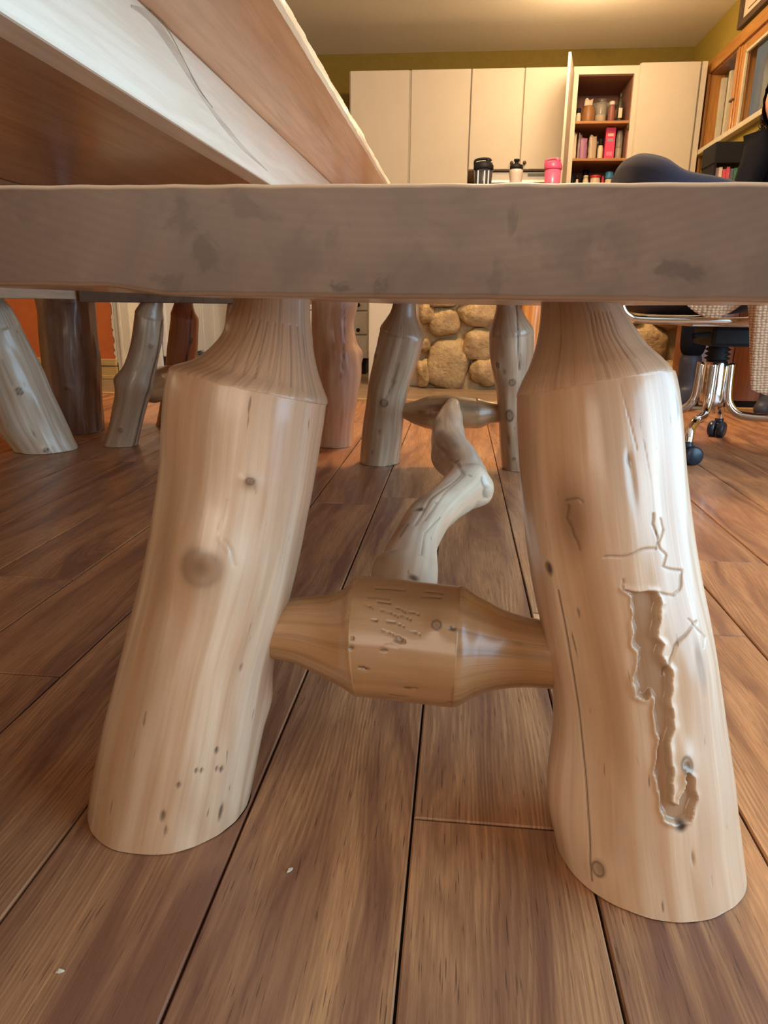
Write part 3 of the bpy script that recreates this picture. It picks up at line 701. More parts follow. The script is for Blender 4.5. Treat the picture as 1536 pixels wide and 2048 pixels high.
# ================================================================== STONE ISLAND
IX0, IX1, IY = -.195, 1.50, 3.78
isl = thing('kitchen_island', (.6, 4.1, 0), 'kitchen island faced with rounded field stones', 'island')
box('mortar_core', IX0+.01, IX1, IY, 4.30, 0, .90, M['mortar'], isl)
sp = box('side_panel', -.475, IX0+.009, 3.845, 4.30, .0, .90, M['white_door'], isl, bev=.003); sp['label'] = 'white end panel'
box('countertop', -.52, IX1+.05, 3.70, 4.36, .90, .945, M['counter'], isl, bev=.006)
def stone(cx, cz, rx, rz, seed, dep=.055):
    bm = bmesh.new(); bmesh.ops.create_icosphere(bm, subdivisions=3, radius=1)
    for v in bm.verts:
        d = v.co.normalized(); n1 = mnoise.noise(d*1.3+Vector((seed*3.1, 0, 0)))*.34+mnoise.noise(d*3.5+Vector((0, seed*2.3, 0)))*.12
        n1 += .035*mnoise.noise(d*9+Vector((seed, 0, 0))); p = d*(1+n1); sq = lambda t: math.copysign(abs(t)**.82, t)
        v.co = Vector((sq(p.x)*rx, sq(p.y)*dep, sq(p.z)*rz))
    o = link('stone', bm_mesh(bm, True), M['stone'], isl); o.location = (cx, IY-.004, cz); return o
def stone_px(px, py, hx, hy, seed):
    c = on(px, py, 1, IY-.03); s_ = ((c-CO)@FW)/F; stone(c[0], c[2], hx*s_*1.04, hy*s_*1.04, seed)
for i, a in enumerate([(855, 627, 17, 20), (889, 645, 31, 27), (886, 606, 27, 9), (956, 628, 40, 22), (958, 690, 31, 33), (897, 727, 42, 49), (846, 745, 14, 26), (846, 690, 13, 14),
                       (972, 744, 29, 28), (1022, 700, 20, 40), (1025, 760, 22, 20), (1100, 640, 40, 34), (1110, 720, 44, 38), (1180, 650, 34, 40), (1190, 735, 36, 38),
                       (1285, 690, 44, 42), (1262, 628, 34, 22), (1330, 630, 34, 28), (1262, 755, 36, 24), (1330, 752, 34, 28), (1390, 680, 30, 40), (1400, 745, 36, 34), (1440, 640, 36, 30), (1470, 700, 34, 36), (1500, 760, 40, 30)]):
    stone_px(*a, i+1)
sd = 40
for rowz, hz in ((.50, .055), (.61, .06), (.73, .058), (.84, .05)):
    xx = IX0+.09
    rr3 = random.Random(int(rowz*100))
    while xx < IX1-.05:
        rx_ = rr3.uniform(.06, .105); stone(xx, rowz+rr3.uniform(-.01, .01), rx_, hz, sd); xx += rx_*2+.012; sd += 1
# log post at the front of the island
pc = on(1062, 700, 1, 3.66)
post = log('log_post', [(pc[0]-.01, 3.655, 1.0*0-.03), (pc[0]-.005, 3.655, .3), (pc[0]+.005, 3.655, .6), (pc[0]+.01, 3.655, .885)], [.06, .057, .055, .055], M['pine_red'], None, seg=32, rings=40, floor=True, seed=3)
tag(post, 'orange peeled log post standing against the stone island', 'post')
post.data.materials[0] = pine((.85, .42, .13), (.70, .30, .08), (.42, .15, .04), warm_amt=.4)

# bottles on the island
def shaker(xa, xb, ptop, y, label, bm_, lm, kind):
    x = (on(xa, 350, 1, y)[0]+on(xb, 350, 1, y)[0])/2; r = (on(xb, 350, 1, y)[0]-on(xa, 350, 1, y)[0])/2
    z0 = .946; h = on((xa+xb)/2, ptop, 1, y)[2]-z0
    t = thing('shaker_bottle' if kind != 'squeeze' else 'water_bottle', (x, y, z0), label, 'bottle')
    if kind == 'squeeze':
        lathe_obj('body', [(r*.9, 0), (r, .01), (r, h*.3), (r*.86, h*.45), (r, h*.6), (r*.95, h*.70), (r*.8, h*.74)], (x, y, z0), bm_, t, 24)
        lathe_obj('lid', [(r*.9, 0), (r*.95, .004), (r*.9, h*.10), (r*.45, h*.14), (r*.3, h*.15), (r*.3, h*.20), (r*.42, h*.21), (r*.4, h*.26), (r*.2, h*.265)], (x, y, z0+h*.735), lm, t, 24)
    else:
        lathe_obj('body', [(r*.78, 0), (r*.82, .008), (r*.95, h*.72)], (x, y, z0), bm_, t, 28)
        lid = lathe_obj('lid', [(r, 0), (r*1.02, .004), (r*1.02, h*.10), (r*.94, h*.12), (r*.9, h*.17), (r*.5, h*.20)], (x, y, z0+h*.715), lm, t, 28)
        sp_ = lathe_obj('spout', [(r*.26, 0), (r*.26, h*.13), (r*.2, h*.14)], (x+r*.45, y, z0+h*.86), lm, t, 14)
        me = tube_mesh(smooth_path([(x-r*.9, y, z0+h*.83), (x-r*.85, y, z0+h*.95), (x-r*.2, y, z0+h*.99), (x+r*.5, y, z0+h*.985), (x+r*.75, y, z0+h*.93)], 5), r*.13, 10)
        link('carry_loop', me, lm, t)
        if kind == 'dark':
            for q_ in (-.55, .1, .5):
                bm2 = bmesh.new(); add_box(bm2, x+r*q_-.003, x+r*q_+.004, y-r*.93, y-r*.80, z0+.02, z0+h*.66); link('stripe', bm_mesh(bm2), col(.55, .6, .65, .2), t)
    return t
shaker(947, 986, 317, 3.95, 'smoky grey shaker bottle with black lid on the stone island', col(.035, .035, .045, .1), BK, 'dark')
shaker(1018, 1046, 318, 3.95, 'clear frosted drink bottle with black push cap on the stone island', col(.55, .46, .38, .3), BK, 'squeeze')
shaker(1088, 1123, 317, 3.95, 'bright pink shaker bottle with loop lid on the stone island', col(.72, .12, .24, .25), col(.62, .08, .20, .35), 'pink')
# black box and books at the right end of the island
def pxb(name, xa, xb, yt, ybt, y, dep, m, label, cat, zb=None):
    a = on(xa, yt, 1, y); b_ = on(xb, yt, 1, y); z0 = zb if zb is not None else on(xa, ybt, 1, y)[2]
    o = box(name, a[0], b_[0], y, y+dep, z0, a[2], m, bev=.002); return tag(o, label, cat)
rack = thing('book_rack', (1.36, 4.05, .9455), 'low black two-tier rack on the right end of the island', 'rack')
zt = on(1430, 283, 1, 4.0)[2]; zm = on(1430, 326, 1, 4.0)[2]
xa_, xb__ = on(1431, 300, 1, 4.0)[0], 1.50
box('rack_body', xa_, xb__, 4.0, 4.2, zm, zt, M['black'], rack, bev=.003)
for xx in (xa_+.004, xb__-.014): box('rack_side', xx, xx+.01, 4.0, 4.2, .9455, zm, M['black'], rack)
cols_ = [(.45, .30, .30), (.62, .55, .48), (.50, .06, .08), (.55, .08, .12), (.10, .10, .14), (.04, .16, .09), (.04, .18, .10), (.3, .2, .3)]
nm_ = ['dusty pink', 'cream', 'dark red', 'crimson', 'near-black', 'dark green', 'bottle green', 'mauve']
pos_ = ['leftmost in the black rack', 'second from left in the black rack', 'third from left in the black rack', 'between dark red and black books', 'in the middle of the black rack', 'right of the black book', 'beside the dark green book', 'rightmost in the black rack']
xx = xa_+.018
for c_, n_, p_ in zip(cols_, nm_, pos_):
    wd = .016; hh = zm-.9455-.012-rnd.uniform(0, .02)
    o = box('book', xx, xx+wd, 4.02, 4.16, .946, .946+hh, col(*c_), bev=.001); tag(o, '%s book %s' % (n_, p_), 'book', 'books in the black rack'); xx += wd+.002

# picture frame on right wall
pf = thing('picture_frame', (XR-.01, 5.5, 2.25), 'dark wooden picture frame high on the right wall', 'picture frame')
fy0, fy1, fz0, fz1 = 4.95, 5.80, 2.245, 2.475
box('backing', XR-.012, XR-.004, fy0+.02, fy1-.02, fz0+.02, fz1-.01, M['paper'], pf)
for a in ((fy0, fy1, fz0, fz0+.04), (fy0, fy1, fz1-.03, fz1)): box('frame_rail', XR-.035, XR-.002, *a, M['frame'], pf, bev=.004)
for a in ((fy0, fy0+.04, fz0+.04, fz1-.03), (fy1-.04, fy1, fz0+.04, fz1-.03)): box('frame_stile', XR-.034, XR-.003, *a, M['frame'], pf, bev=.004)
box('mat_line', XR-.014, XR-.012, fy0+.12, fy1-.12, fz0+.085, fz0+.092, M['frame'], pf)

# ceiling lights
def ceiling_light(x, y, p, label, c=(1, .70, .40), r=.17):
    t = thing('ceiling_light', (x, y, CEIL), label, 'ceiling light')
    lathe_obj('base', [(r, -.03), (r, 0)], (x, y, CEIL-.001), M['steel'], t, 32)
    g = mat('lamp_glass', (1, .9, .7), .4, Emission_Color=(*c, 1), Emission_Strength=9.)
    lathe_obj('glass_shade', [(.01, -.11), (r*.5, -.10), (r*.8, -.07), (r*.95, -.032)], (x, y, CEIL-.001), g, t, 32)
    l = bpy.data.lights.new('bulb', 'POINT'); l.energy = p; l.color = c; l.shadow_soft_size = .12
    o = bpy.data.objects.new('bulb', l); o.location = (x, y, CEIL-.24); C.objects.link(o); o.parent = t; o.matrix_parent_inverse = Matrix.Translation(-t.location)
    return t
ceiling_light(.78, 5.45, 20, 'round glass ceiling light glowing in front of the white wall cabinets')
ceiling_light(.30, 2.85, 80, 'round glass ceiling light over the stretch between the benches and island')

# ================================================================== NEAR BENCH
SZ0, SZ1 = .4185, .476
def seat_slab(parent, xa, xb, ya, yb_, z0, z1, m, near=False, seed=1):
    """plank with softly rounded arrises and slightly wandering long edges"""
    nx_, ny_ = 60, 40; rs = random.Random(seed)
    # cross-section loop (x,z) with a bevel, swept along y
    b_ = .0028; sec = []
    def arc(cx_, cz_, a0, a1, n=4):
        for i in range(n): a = a0+(a1-a0)*i/(n-1); sec.append((cx_+b_*math.cos(a), cz_+b_*math.sin(a)))
    arc(xb-b_, z0+b_, -PI/2, 0); arc(xb-b_, z1-b_, 0, PI/2)
    for i in range(1, nx_): sec.append((xb-b_+(xa-xb+2*b_)*i/nx_, z1))
    arc(xa+b_, z1-b_, PI/2, PI); arc(xa+b_, z0+b_, PI, 1.5*PI)
    for i in range(1, nx_): sec.append((xa+b_+(xb-xa-2*b_)*i/nx_, z0))
    sec = np.array(sec); ys = np.concatenate([[ya, ya+.0008, ya+.0028], np.linspace(ya+.03, yb_-.03, ny_), [yb_-.0028, yb_-.0008, yb_]])
    cx_, cz_ = (xa+xb)/2, (z0+z1)/2; V = []; tn = []
    for j, y in enumerate(ys):
        e = {0: .0028, 1: .0012, 2: 0}.get(min(j, len(ys)-1-j), 0)
        for x, z in sec:
            sx = max(0, abs(x-cx_)-((xb-xa)/2-e)); sz = max(0, abs(z-cz_)-((z1-z0)/2-e))
            zz_ = z-math.copysign(sz, z-cz_); xx_ = x-math.copysign(sx, x-cx_)
            if abs(x-cx_) > (xb-xa)/2-.01: xx_ += .006*mnoise.noise(Vector((y*5, x, seed)))
            if near and z < cz_: 
                zz_ += .0045*min(1, max(0, (-.165-x)/.03))+.0007*mnoise.noise(Vector((x*40, 0, 3)))
            if near and z > cz_: zz_ += .0006*mnoise.noise(Vector((x*55, 0, 9)))
            V.append((xx_-cx_, y-ya, zz_-cz_)); tn.append(.8 if (near and min(j, 3) in (1, 2) and abs(z-cz_) > (z1-z0)/2-.0035 and z > cz_) else (.35 if near and j in (1, 2) and z < cz_ and abs(z-cz_) > (z1-z0)/2-.0035 else 0))  # tone paints the lit upper and lower arrises of the near end paler
    s = len(sec); Fs = []
    for j in range(len(ys)-1):
        for i in range(s): k_ = (i+1) % s; Fs.append((j*s+i, (j+1)*s+i, (j+1)*s+k_, j*s+k_))
    # end faces as a fan of strips between the upper and lower runs
    def cap(j, flip):
        up_ = [4+3+i for i in range(0, nx_+1)]; base = j*s
        ci = len(V); V.append((0, ys[j]-ya, 0)); tn.append(0)
        for i in range(s):
            f_ = (base+i, base+(i+1) % s, ci); Fs.append(f_[::-1] if flip else f_)
    cap(0, False); cap(len(ys)-1, True)
    me = mesh(V, Fs)
    for p in me.polygons:
        if len(p.vertices) == 3: p.use_smooth = False
    me.materials.append(m); 
    for nm in ('tone', 'mark'):
        at = me.attributes.new(nm, 'FLOAT', 'POINT')
        if nm == 'tone': at.data.foreach_set('value', tn)
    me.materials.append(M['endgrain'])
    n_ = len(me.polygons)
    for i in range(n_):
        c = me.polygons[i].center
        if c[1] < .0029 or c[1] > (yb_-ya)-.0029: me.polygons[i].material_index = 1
    o = link('seat', me, None, parent); o.location = (cx_, ya, cz_); return o

b1 = thing('log_bench', (-.032, 1.2, 0), 'nearest log bench, its thick plank seat crossing the whole picture', 'bench')
seat_slab(b1, -.30, .236, .40, 2.02, SZ0, SZ1, M['seat'], near=True)
# near left leg
stL = [(474, 566, 622, 584), (470, 600, 622, 615), (462, 635, 624, 658), (450, 668, 629, 696), (425, 700, 637, 737), (392, 726, 648, 770), (344, 748, 657, 797), (333, 792, 650, 842),
       (328, 850, 640, 900), (325, 930, 626, 982), (317, 1000, 611, 1055), (303, 1080, 595, 1130), (284, 1170, 575, 1215), (262, 1260, 553, 1300), (239, 1360, 537, 1392), (215, 1460, 521, 1488),
       (197, 1550, 503, 1575), (183, 1630, 488, 1652), (170, 1710, 475, 1732), (157, 1790, 462, 1812)]
log_px('leg', stL, .503, .13, M['pine'], b1, seg=300, rings=520, necks=((0, 6),), floor=True, wob=.0011, seed=1,
       feats=[(408, 1130, .027, .0085, .28, 1.1), (497, 962, .007, .002, .7, .8), (545, 1400, .012, .003, 0, 1.6), (462, 640, .008, .003, 0, 1.), (430, 1100, .05, .003, 0, 1.4)],
       dots=[(434, 1500, .0012, 2.2, .9), (442, 1538, .0012, 2.2, .9), (432, 1538, .001, 2.2, .8), (402, 1540, .001, 2, .8), (390, 1540, .001, 2, .8), (357, 1571, .0012, 2, .8), (325, 1632, .0014, 3, .8), (443, 1623, .0015, 4.5, .9), (330, 1660, .001, 4, .6), (484, 1335, .001, 3, .6)],
       lines=[([(455, 1000), (450, 1030), (440, 1055)], 2, .0005, .15), ([(452, 1075), (462, 1095), (468, 1125)], 2.5, .0007, .15), ([(440, 1070), (452, 1100)], 2, .0006, .12), ([(505, 960), (510, 985)], 2, .0005, .3)]+
             [([(505+i*15, 640+i*2), (478+i*21, 700+i*5), (462+i*24, 745+i*6)], 1.5, .0005, .26+.1*((i*7)%3)) for i in range(7)],
       tones=[(405, 1130, .015, .014, .95), (497, 965, .005, .005, .8), (400, 900, .10, .012, .35), (350, 1050, .11, .014, .35), (300, 1350, .16, .010, .25), (400, 1560, .05, .02, .18)])
stR = [(1084, 566, 1216, 560), (1082, 604, 1224, 596), (1080, 645, 1242, 624), (1073, 690, 1264, 660), (1060, 728, 1288, 698), (1045, 762, 1314, 722), (1035, 789, 1333, 748), (1036, 845, 1344, 802),
       (1042, 930, 1354, 890), (1050, 1010, 1362, 975), (1060, 1090, 1373, 1060), (1073, 1180, 1388, 1155), (1090, 1270, 1405, 1250), (1104, 1350, 1419, 1338), (1110, 1430, 1432, 1430), (1106, 1510, 1444, 1515),
       (1106, 1590, 1454, 1600), (1118, 1670, 1463, 1683), (1132, 1750, 1474, 1765), (1146, 1830, 1485, 1850), (1160, 1910, 1497, 1935)]
gal = [(1250, 1180), (1264, 1190), (1262, 1240), (1268, 1290), (1277, 1302), (1280, 1322), (1264, 1352), (1272, 1388), (1290, 1398), (1300, 1388), (1306, 1400), (1313, 1480), (1311, 1560), (1318, 1600), (1330, 1642), (1350, 1648), (1384, 1645), (1390, 1600), (1386, 1555), (1370, 1540), (1365, 1570), (1358, 1610), (1346, 1600), (1340, 1560), (1339, 1470), (1343, 1455), (1340, 1400), (1344, 1370), (1338, 1340), (1322, 1310), (1330, 1290), (1310, 1278), (1318, 1230), (1325, 1205), (1316, 1188), (1290, 1182)]
log_px('leg', stR, .487, .16, M['pine'], b1, seg=420, rings=720, necks=((0, 6),), floor=True, wob=.0012, seed=2,
       feats=[(1150, 1030, .030, .004, .0, 2.0), (1100, 1133, .006, .001, .9, 1.3), (1198, 1735, .010, .002, .8, 1.3), (1370, 1528, .009, .003, .75, 1.6), (1108, 1560, .016, .004, 0, 2.5), (1395, 1340, .02, .003, 0, 2.), (1190, 960, .03, .003, 0, 2.2)],
       pits=[(gal, .0045, 7, .7)],
       lines=[([(1310, 1030), (1302, 1050), (1318, 1080), (1316, 1096), (1212, 1114)], 2.0, .0011, .45), ([(1320, 1040), (1332, 1060), (1320, 1085), (1332, 1110), (1326, 1133), (1364, 1143), (1362, 1180), (1350, 1190), (1250, 1180), (1246, 1160)], 2.0, .0011, .4),
              ([(1390, 1243), (1372, 1265), (1350, 1290), (1334, 1325), (1326, 1350)], 2.2, .0012, .5), ([(1376, 1240), (1392, 1262), (1404, 1275), (1402, 1295)], 1.8, .0009, .4),
              ([(1118, 1180), (1136, 1300), (1155, 1420), (1168, 1540), (1176, 1640), (1186, 1760)], 1.6, .0012, .85), ([(1240, 770), (1262, 860), (1272, 900)], 1.2, .0004, .2), ([(1285, 880), (1302, 960), (1308, 1020)], 1.2, .0004, .15),
              ([(1140, 1010), (1138, 1032), (1155, 1065), (1164, 1096)], 2.0, .0006, .55), ([(1140, 1000), (1160, 992), (1168, 1000)], 1.8, .0006, .5)]+
             [([(1180+i*8, 625), (1186+i*10, 670), (1200+i*14, 725-i*2)], 1.3, .0004, .15+.1*((i*5)%3)) for i in range(6)],
       dots=[(1362, 1655, .0035, 1., 1.), (1155, 1225, .001, 3, .6), (1102, 1135, .003, 1.5, .9), (1256, 920, .0016, 3, .5), (1262, 960, .003, 6, .22), (1370, 1530, .003, 1.5, .7), (1395, 1330, .004, 4, .35), (1200, 1735, .004, 1.4, .5), (1390, 1720, .001, 5, .4)],
       tones=[(1150, 1030, .028, .012, .95), (1155, 1060, .02, .008, .8), (1230, 1450, .16, .010, .35), (1130, 700, .03, .03, .4), (1210, 860, .06, .012, .35), (1240, 1650, .06, .010, .3)])
# near stretcher (turned ends, split faces in the middle)
def spx(st, y, y2=None):
    cen = []; rad = []
    for i, (xa, ya, xb, yb_) in enumerate(st):
        c = on((xa+xb)/2, (ya+yb_)/2, 1, y if y2 is None else y+(y2-y)*i/(len(st)-1)); cen.append(c); rad.append(.5*math.hypot(xb-xa, yb_-ya)*((c-CO)@FW)/F)
    return cen, rad
stS = [(480, 1205, 474, 1310), (540, 1203, 532, 1314), (600, 1195, 588, 1325), (655, 1188, 642, 1348), (700, 1174, 684, 1374), (733, 1154, 702, 1389), (755, 1153, 735, 1392), (820, 1160, 815, 1400), (880, 1165, 880, 1408), (907, 1168, 914, 1411),
       (945, 1192, 958, 1393), (995, 1220, 1012, 1377), (1050, 1236, 1068, 1373), (1100, 1245, 1118, 1376), (1165, 1252, 1180, 1380)]
cen, rad = spx(stS, .527)
rs_ = random.Random(5)
log('stretcher', cen, rad, M['pine_stretcher'], b1, seg=260, rings=520, necks=((0, 5), (9, 14)), wob=.0010, seed=4,
    feats=[(873, 1251, .008, .002, .9, 1.)],
    lines=[([(x_, y_), (x_+l_*.5, y_+l_*sl_*.3), (x_+l_, y_+l_*sl_)], 1.1, .0012, .7) for x_, y_, l_, sl_ in [(755, 1205, 26, .1), (762, 1222, 34, .35), (742, 1240, 12, .2), (792, 1216, 20, .5), (772, 1243, 36, .3), (800, 1232, 22, .4), (764, 1262, 30, .45), (788, 1272, 22, .5), (810, 1262, 30, .25), (735, 1195, 44, .08), (842, 1192, 40, .05), (750, 1176, 60, .05), (852, 1181, 34, .1), (716, 1335, 12, .1), (822, 1378, 12, .1), (700, 1276, 7, .2), (816, 1224, 22, .3), (770, 1290, 26, .1), (730, 1212, 16, .3)]],
    dots=[(905, 1256, .0014, 2, .9), (768, 1301, .001, 2.5, .8), (815, 1379, .0012, 2.5, .8), (702, 1297, .001, 2, .8), (730, 1338, .001, 3, .7), (800, 1281, .0012, 3, .7)],
    tones=[(820, 1200, .05, .03, .5), (1060, 1300, .03, .04, .35)])
# crooked branch running from stretcher to stretcher
BR = [(806, 1190, 62, .165), (812, 1160, 64, .165), (822, 1118, 55, .165), (832, 1085, 48, .165), (852, 1045, 45, .163), (884, 1012, 43, .160), (918, 984, 45, .157), (935, 960, 46, .155), (925, 934, 42, .155), (906, 908, 42, .157), (896, 880, 36, .160), (896, 855, 32, .163), (900, 832, 25, .165), (903, 818, 18, .166)]
cen = []; rad = []
for x_, y_, r_, z_ in BR:
    c = on(x_, y_, 2, z_); cen.append(c); rad.append(r_*((c-CO)@FW)/F*.95)
cen.append(cen[-1]+np.array([0, .06, 0])); rad.append(rad[-1])
cen.insert(0, np.array([cen[0][0], cen[0][1]-.05, cen[0][2]-.004])); rad.insert(0, rad[0])
log('centre_branch', cen, rad, M['pine_white'], b1, seg=110, rings=360, wob=.0014, seed=6,
    feats=[(975, 985, .026, .012, .0, .7), (955, 938, .018, .006, 0, .8), (766, 1130, .018, .009, 0, 1.), (870, 925, .03, .004, 0, 1.4)],
    lines=[([(905, 920), (925, 945), (905, 965), (860, 1000), (830, 1050)], 1.8, .001, .4), ([(915, 925), (930, 948), (890, 985), (850, 1040)], 1.5, .001, .35), ([(880, 1035), (852, 1065), (843, 1110)], 1.3, .0008, .6), ([(964, 955), (970, 975), (966, 1000)], 1.8, .002, .6), ([(800, 1075), (815, 1050)], 1.6, .001, .5)],
    dots=[(838, 1018, .005, 1.5, .9), (913, 922, .004, 1., .95), (828, 1154, .004, 1.2, .95), (752, 1140, .005, 1.6, .8), (940, 948, .003, 1., .6), (872, 1007, .002, 2, .5), (788, 1112, .003, 2, .4)],
    tones=[(775, 1130, .02, .02, .9), (800, 1060, .05, .012, .85), (885, 900, .08, .018, .7), (840, 1000, .03, .012, .8)])
# far legs of the near bench
stFL = [(788, 590, 832, 592), (786, 606, 832, 608), (781, 622, 833, 632), (772, 636, 838, 650), (762, 648, 846, 680), (757, 668, 843, 697), (747, 715, 830, 741), (737, 765, 815, 785), (732, 810, 808, 828), (725, 870, 803, 886), (719, 925, 795, 938), (714, 965, 790, 975)]
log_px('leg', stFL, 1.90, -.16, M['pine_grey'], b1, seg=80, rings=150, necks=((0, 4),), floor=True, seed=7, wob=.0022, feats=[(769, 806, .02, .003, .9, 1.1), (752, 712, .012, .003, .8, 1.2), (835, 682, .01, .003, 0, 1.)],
       lines=[([(798, 728), (785, 770), (770, 800)], 1.6, .001, .5)], dots=[(786, 762, .004, 2, .5), (758, 865, .003, 2, .5), (745, 905, .003, 2, .5)])
stFR = [(992, 590, 1034, 588), (993, 608, 1036, 606), (989, 630, 1046, 626), (982, 650, 1056, 644), (979, 668, 1066, 662), (980, 700, 1066, 697), (986, 740, 1062, 738), (993, 790, 1058, 790), (997, 840, 1060, 842), (1001, 890, 1068, 893), (1006, 948, 1076, 952), (1010, 985, 1080, 990)]
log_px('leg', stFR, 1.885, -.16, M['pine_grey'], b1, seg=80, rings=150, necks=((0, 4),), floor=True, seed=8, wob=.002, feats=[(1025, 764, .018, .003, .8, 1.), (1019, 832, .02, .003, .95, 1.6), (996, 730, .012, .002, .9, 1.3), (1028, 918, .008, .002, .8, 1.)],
       lines=[([(1034, 600), (1037, 690), (1040, 740)], 1.6, .002, .95)], dots=[(1010, 745, .003, 2, .6), (1018, 880, .003, 5, .5)])
stFS = [(790, 812, 790, 836), (808, 806, 808, 837), (830, 800, 834, 848), (859, 792, 862, 857), (900, 790, 903, 858), (953, 796, 956, 857), (980, 804, 984, 846), (1000, 808, 1002, 844), (1015, 812, 1015, 840)]
cen, rad = spx(stFS, 1.875)
log('stretcher', cen, rad, M['pine_stretcher'], b1, seg=70, rings=120, necks=((0, 3), (5, 8)), seed=9, wob=.002, dots=[(940, 815, .01, 3, .6), (870, 812, .005, 4, .5), (840, 825, .004, 5, .5)], tones=[(900, 800, .05, .02, .6)])

# ================================================================== LEFT BENCH (across the table)
b2 = thing('log_bench', (-1.33, 1.2, 0), 'log bench on the far left across the table, showing one pale leaning leg', 'bench')
seat_slab(b2, -1.58, -1.08, .42, 2.00, .4205, .478, M['seat'], seed=4)
st1 = [(-64, 580, -8, 566), (-60, 598, -4, 586), (-64, 612, 5, 600), (-70, 640, 22, 622), (-66, 670, 38, 652), (-48, 720, 64, 706), (-26, 780, 92, 770), (2, 845, 120, 838), (38, 900, 147, 892), (60, 945, 168, 937)]
log_px('leg', st1, 1.93, -.14, M['pine_white'], b2, seg=90, rings=160, necks=((0, 4),), floor=True, seed=11, wob=.003, feats=[(40, 783, .018, .003, .95, 1.2), (32, 664, .008, .002, .9, 1.5), (92, 902, .014, .003, .95, 1.)],
       lines=[([(60, 850), (72, 880), (85, 900)], 1.4, .001, .6), ([(5, 720), (25, 770)], 1.6, .001, .4)])
leg_simple('leg', (-1.51, 1.94, 0), (-1.42, 1.86, .4215), .06, .055, M['pine_grey'], b2, 12)
leg_simple('leg', (-1.50, .52, 0), (-1.43, .60, .4215), .06, .055, M['pine_grey'], b2, 13)
leg_simple('leg', (-1.14, .50, 0), (-1.22, .58, .4215), .06, .055, M['pine_grey'], b2, 14)
for yy in (.54, 1.905): log('stretcher', [(-1.50, yy, .15), (-1.41, yy, .15), (-1.36, yy, .15), (-1.28, yy, .15), (-1.24, yy, .15), (-1.205, yy, .15)], [.028, .032, .048, .048, .032, .028], M['pine_stretcher'], b2, seg=32, rings=30, seed=15)
log('centre_branch', [(-1.33, .53, .15), (-1.36, .9, .15), (-1.30, 1.3, .155), (-1.34, 1.6, .15), (-1.33, 1.91, .15)], [.03, .032, .034, .03, .026], M['pine_grey'], b2, seg=28, rings=60, seed=16)

# ================================================================== END BENCH (at the far end of the table)
b3 = thing('log_bench', (-.76, 2.24, 0), 'short log bench across the far end of the table, between the table legs', 'bench')
seat_slab(b3, -1.065, -.45, 1.985, 2.50, .4135, .472, M['seat'], seed=6)
st2 = [(290, 584, 326, 584), (287, 602, 326, 603), (279, 614, 325, 618), (271, 625, 326, 640), (268, 652, 325, 668), (263, 690, 318, 706), (252, 725, 310, 745), (234, 758, 303, 780), (231, 800, 292, 815), (222, 845, 281, 856), (209, 888, 273, 897), (202, 920, 266, 930)]
log_px('leg', st2, 2.03, .0, M['pine_grey'], b3, seg=90, rings=160, necks=((0, 3),), floor=True, seed=21, wob=.002, feats=[(232, 758, .02, .007, 0, 1.), (301, 692, .012, .002, .95, 1.1), (242, 860, .013, .002, .95, 1.1), (299, 776, .018, .005, .0, 1.)],
       lines=[([(325, 640), (315, 710), (298, 770), (282, 830), (268, 893)], 1.3, .002, .95)], tones=[(232, 760, .012, .012, .6)])
st3 = [(352, 588, 386, 588), (350, 604, 386, 606), (346, 616, 389, 624), (343, 626, 396, 642), (340, 660, 396, 668), (335, 700, 393, 712), (331, 750, 386, 760), (322, 800, 378, 812), (314, 850, 370, 858), (308, 880, 364, 890)]
log_px('leg', st3, 2.41, .0, M['pine_red'], b3, seg=64, rings=120, necks=((0, 3),), floor=True, seed=22, feats=[(381, 682, .014, .002, .95, 1.3), (327, 803, .008, .002, .9, 1.)], lines=[([(384, 620), (378, 690), (370, 735)], 1.3, .002, .95)])
st4 = [(468, 588, 512, 588), (455, 606, 512, 606), (451, 650, 516, 645), (456, 672, 520, 668), (464, 720, 524, 716), (474, 790, 534, 785), (486, 850, 546, 845), (496, 905, 556, 900), (503, 940, 563, 935)]
log_px('leg', st4, 2.03, .0, M['pine_warm'], b3, seg=48, rings=80, floor=True, seed=23)
leg_simple('leg', (-.53, 2.42, 0), (-.60, 2.42, .4145), .052, .048, M['pine_red'], b3, 24)
for x_, m_ in ((-.925, M['pine_stretcher']), (-.585, M['pine_stretcher'])):
    log('stretcher', [(x_-.02, 2.02, .165), (x_-.02, 2.08, .165), (x_-.02, 2.15, .165), (x_-.02, 2.28, .165), (x_-.03, 2.34, .16), (x_-.04, 2.42, .16)], [.026, .034, .052, .052, .034, .026], m_, b3, seg=40, rings=40, seed=25)
log('centre_branch', [(-.945, 2.215, .165), (-.85, 2.22, .170), (-.7, 2.215, .165), (-.605, 2.215, .165)], [.026, .03, .03, .026], M['pine_stretcher'], b3, seg=28, rings=30, seed=26)

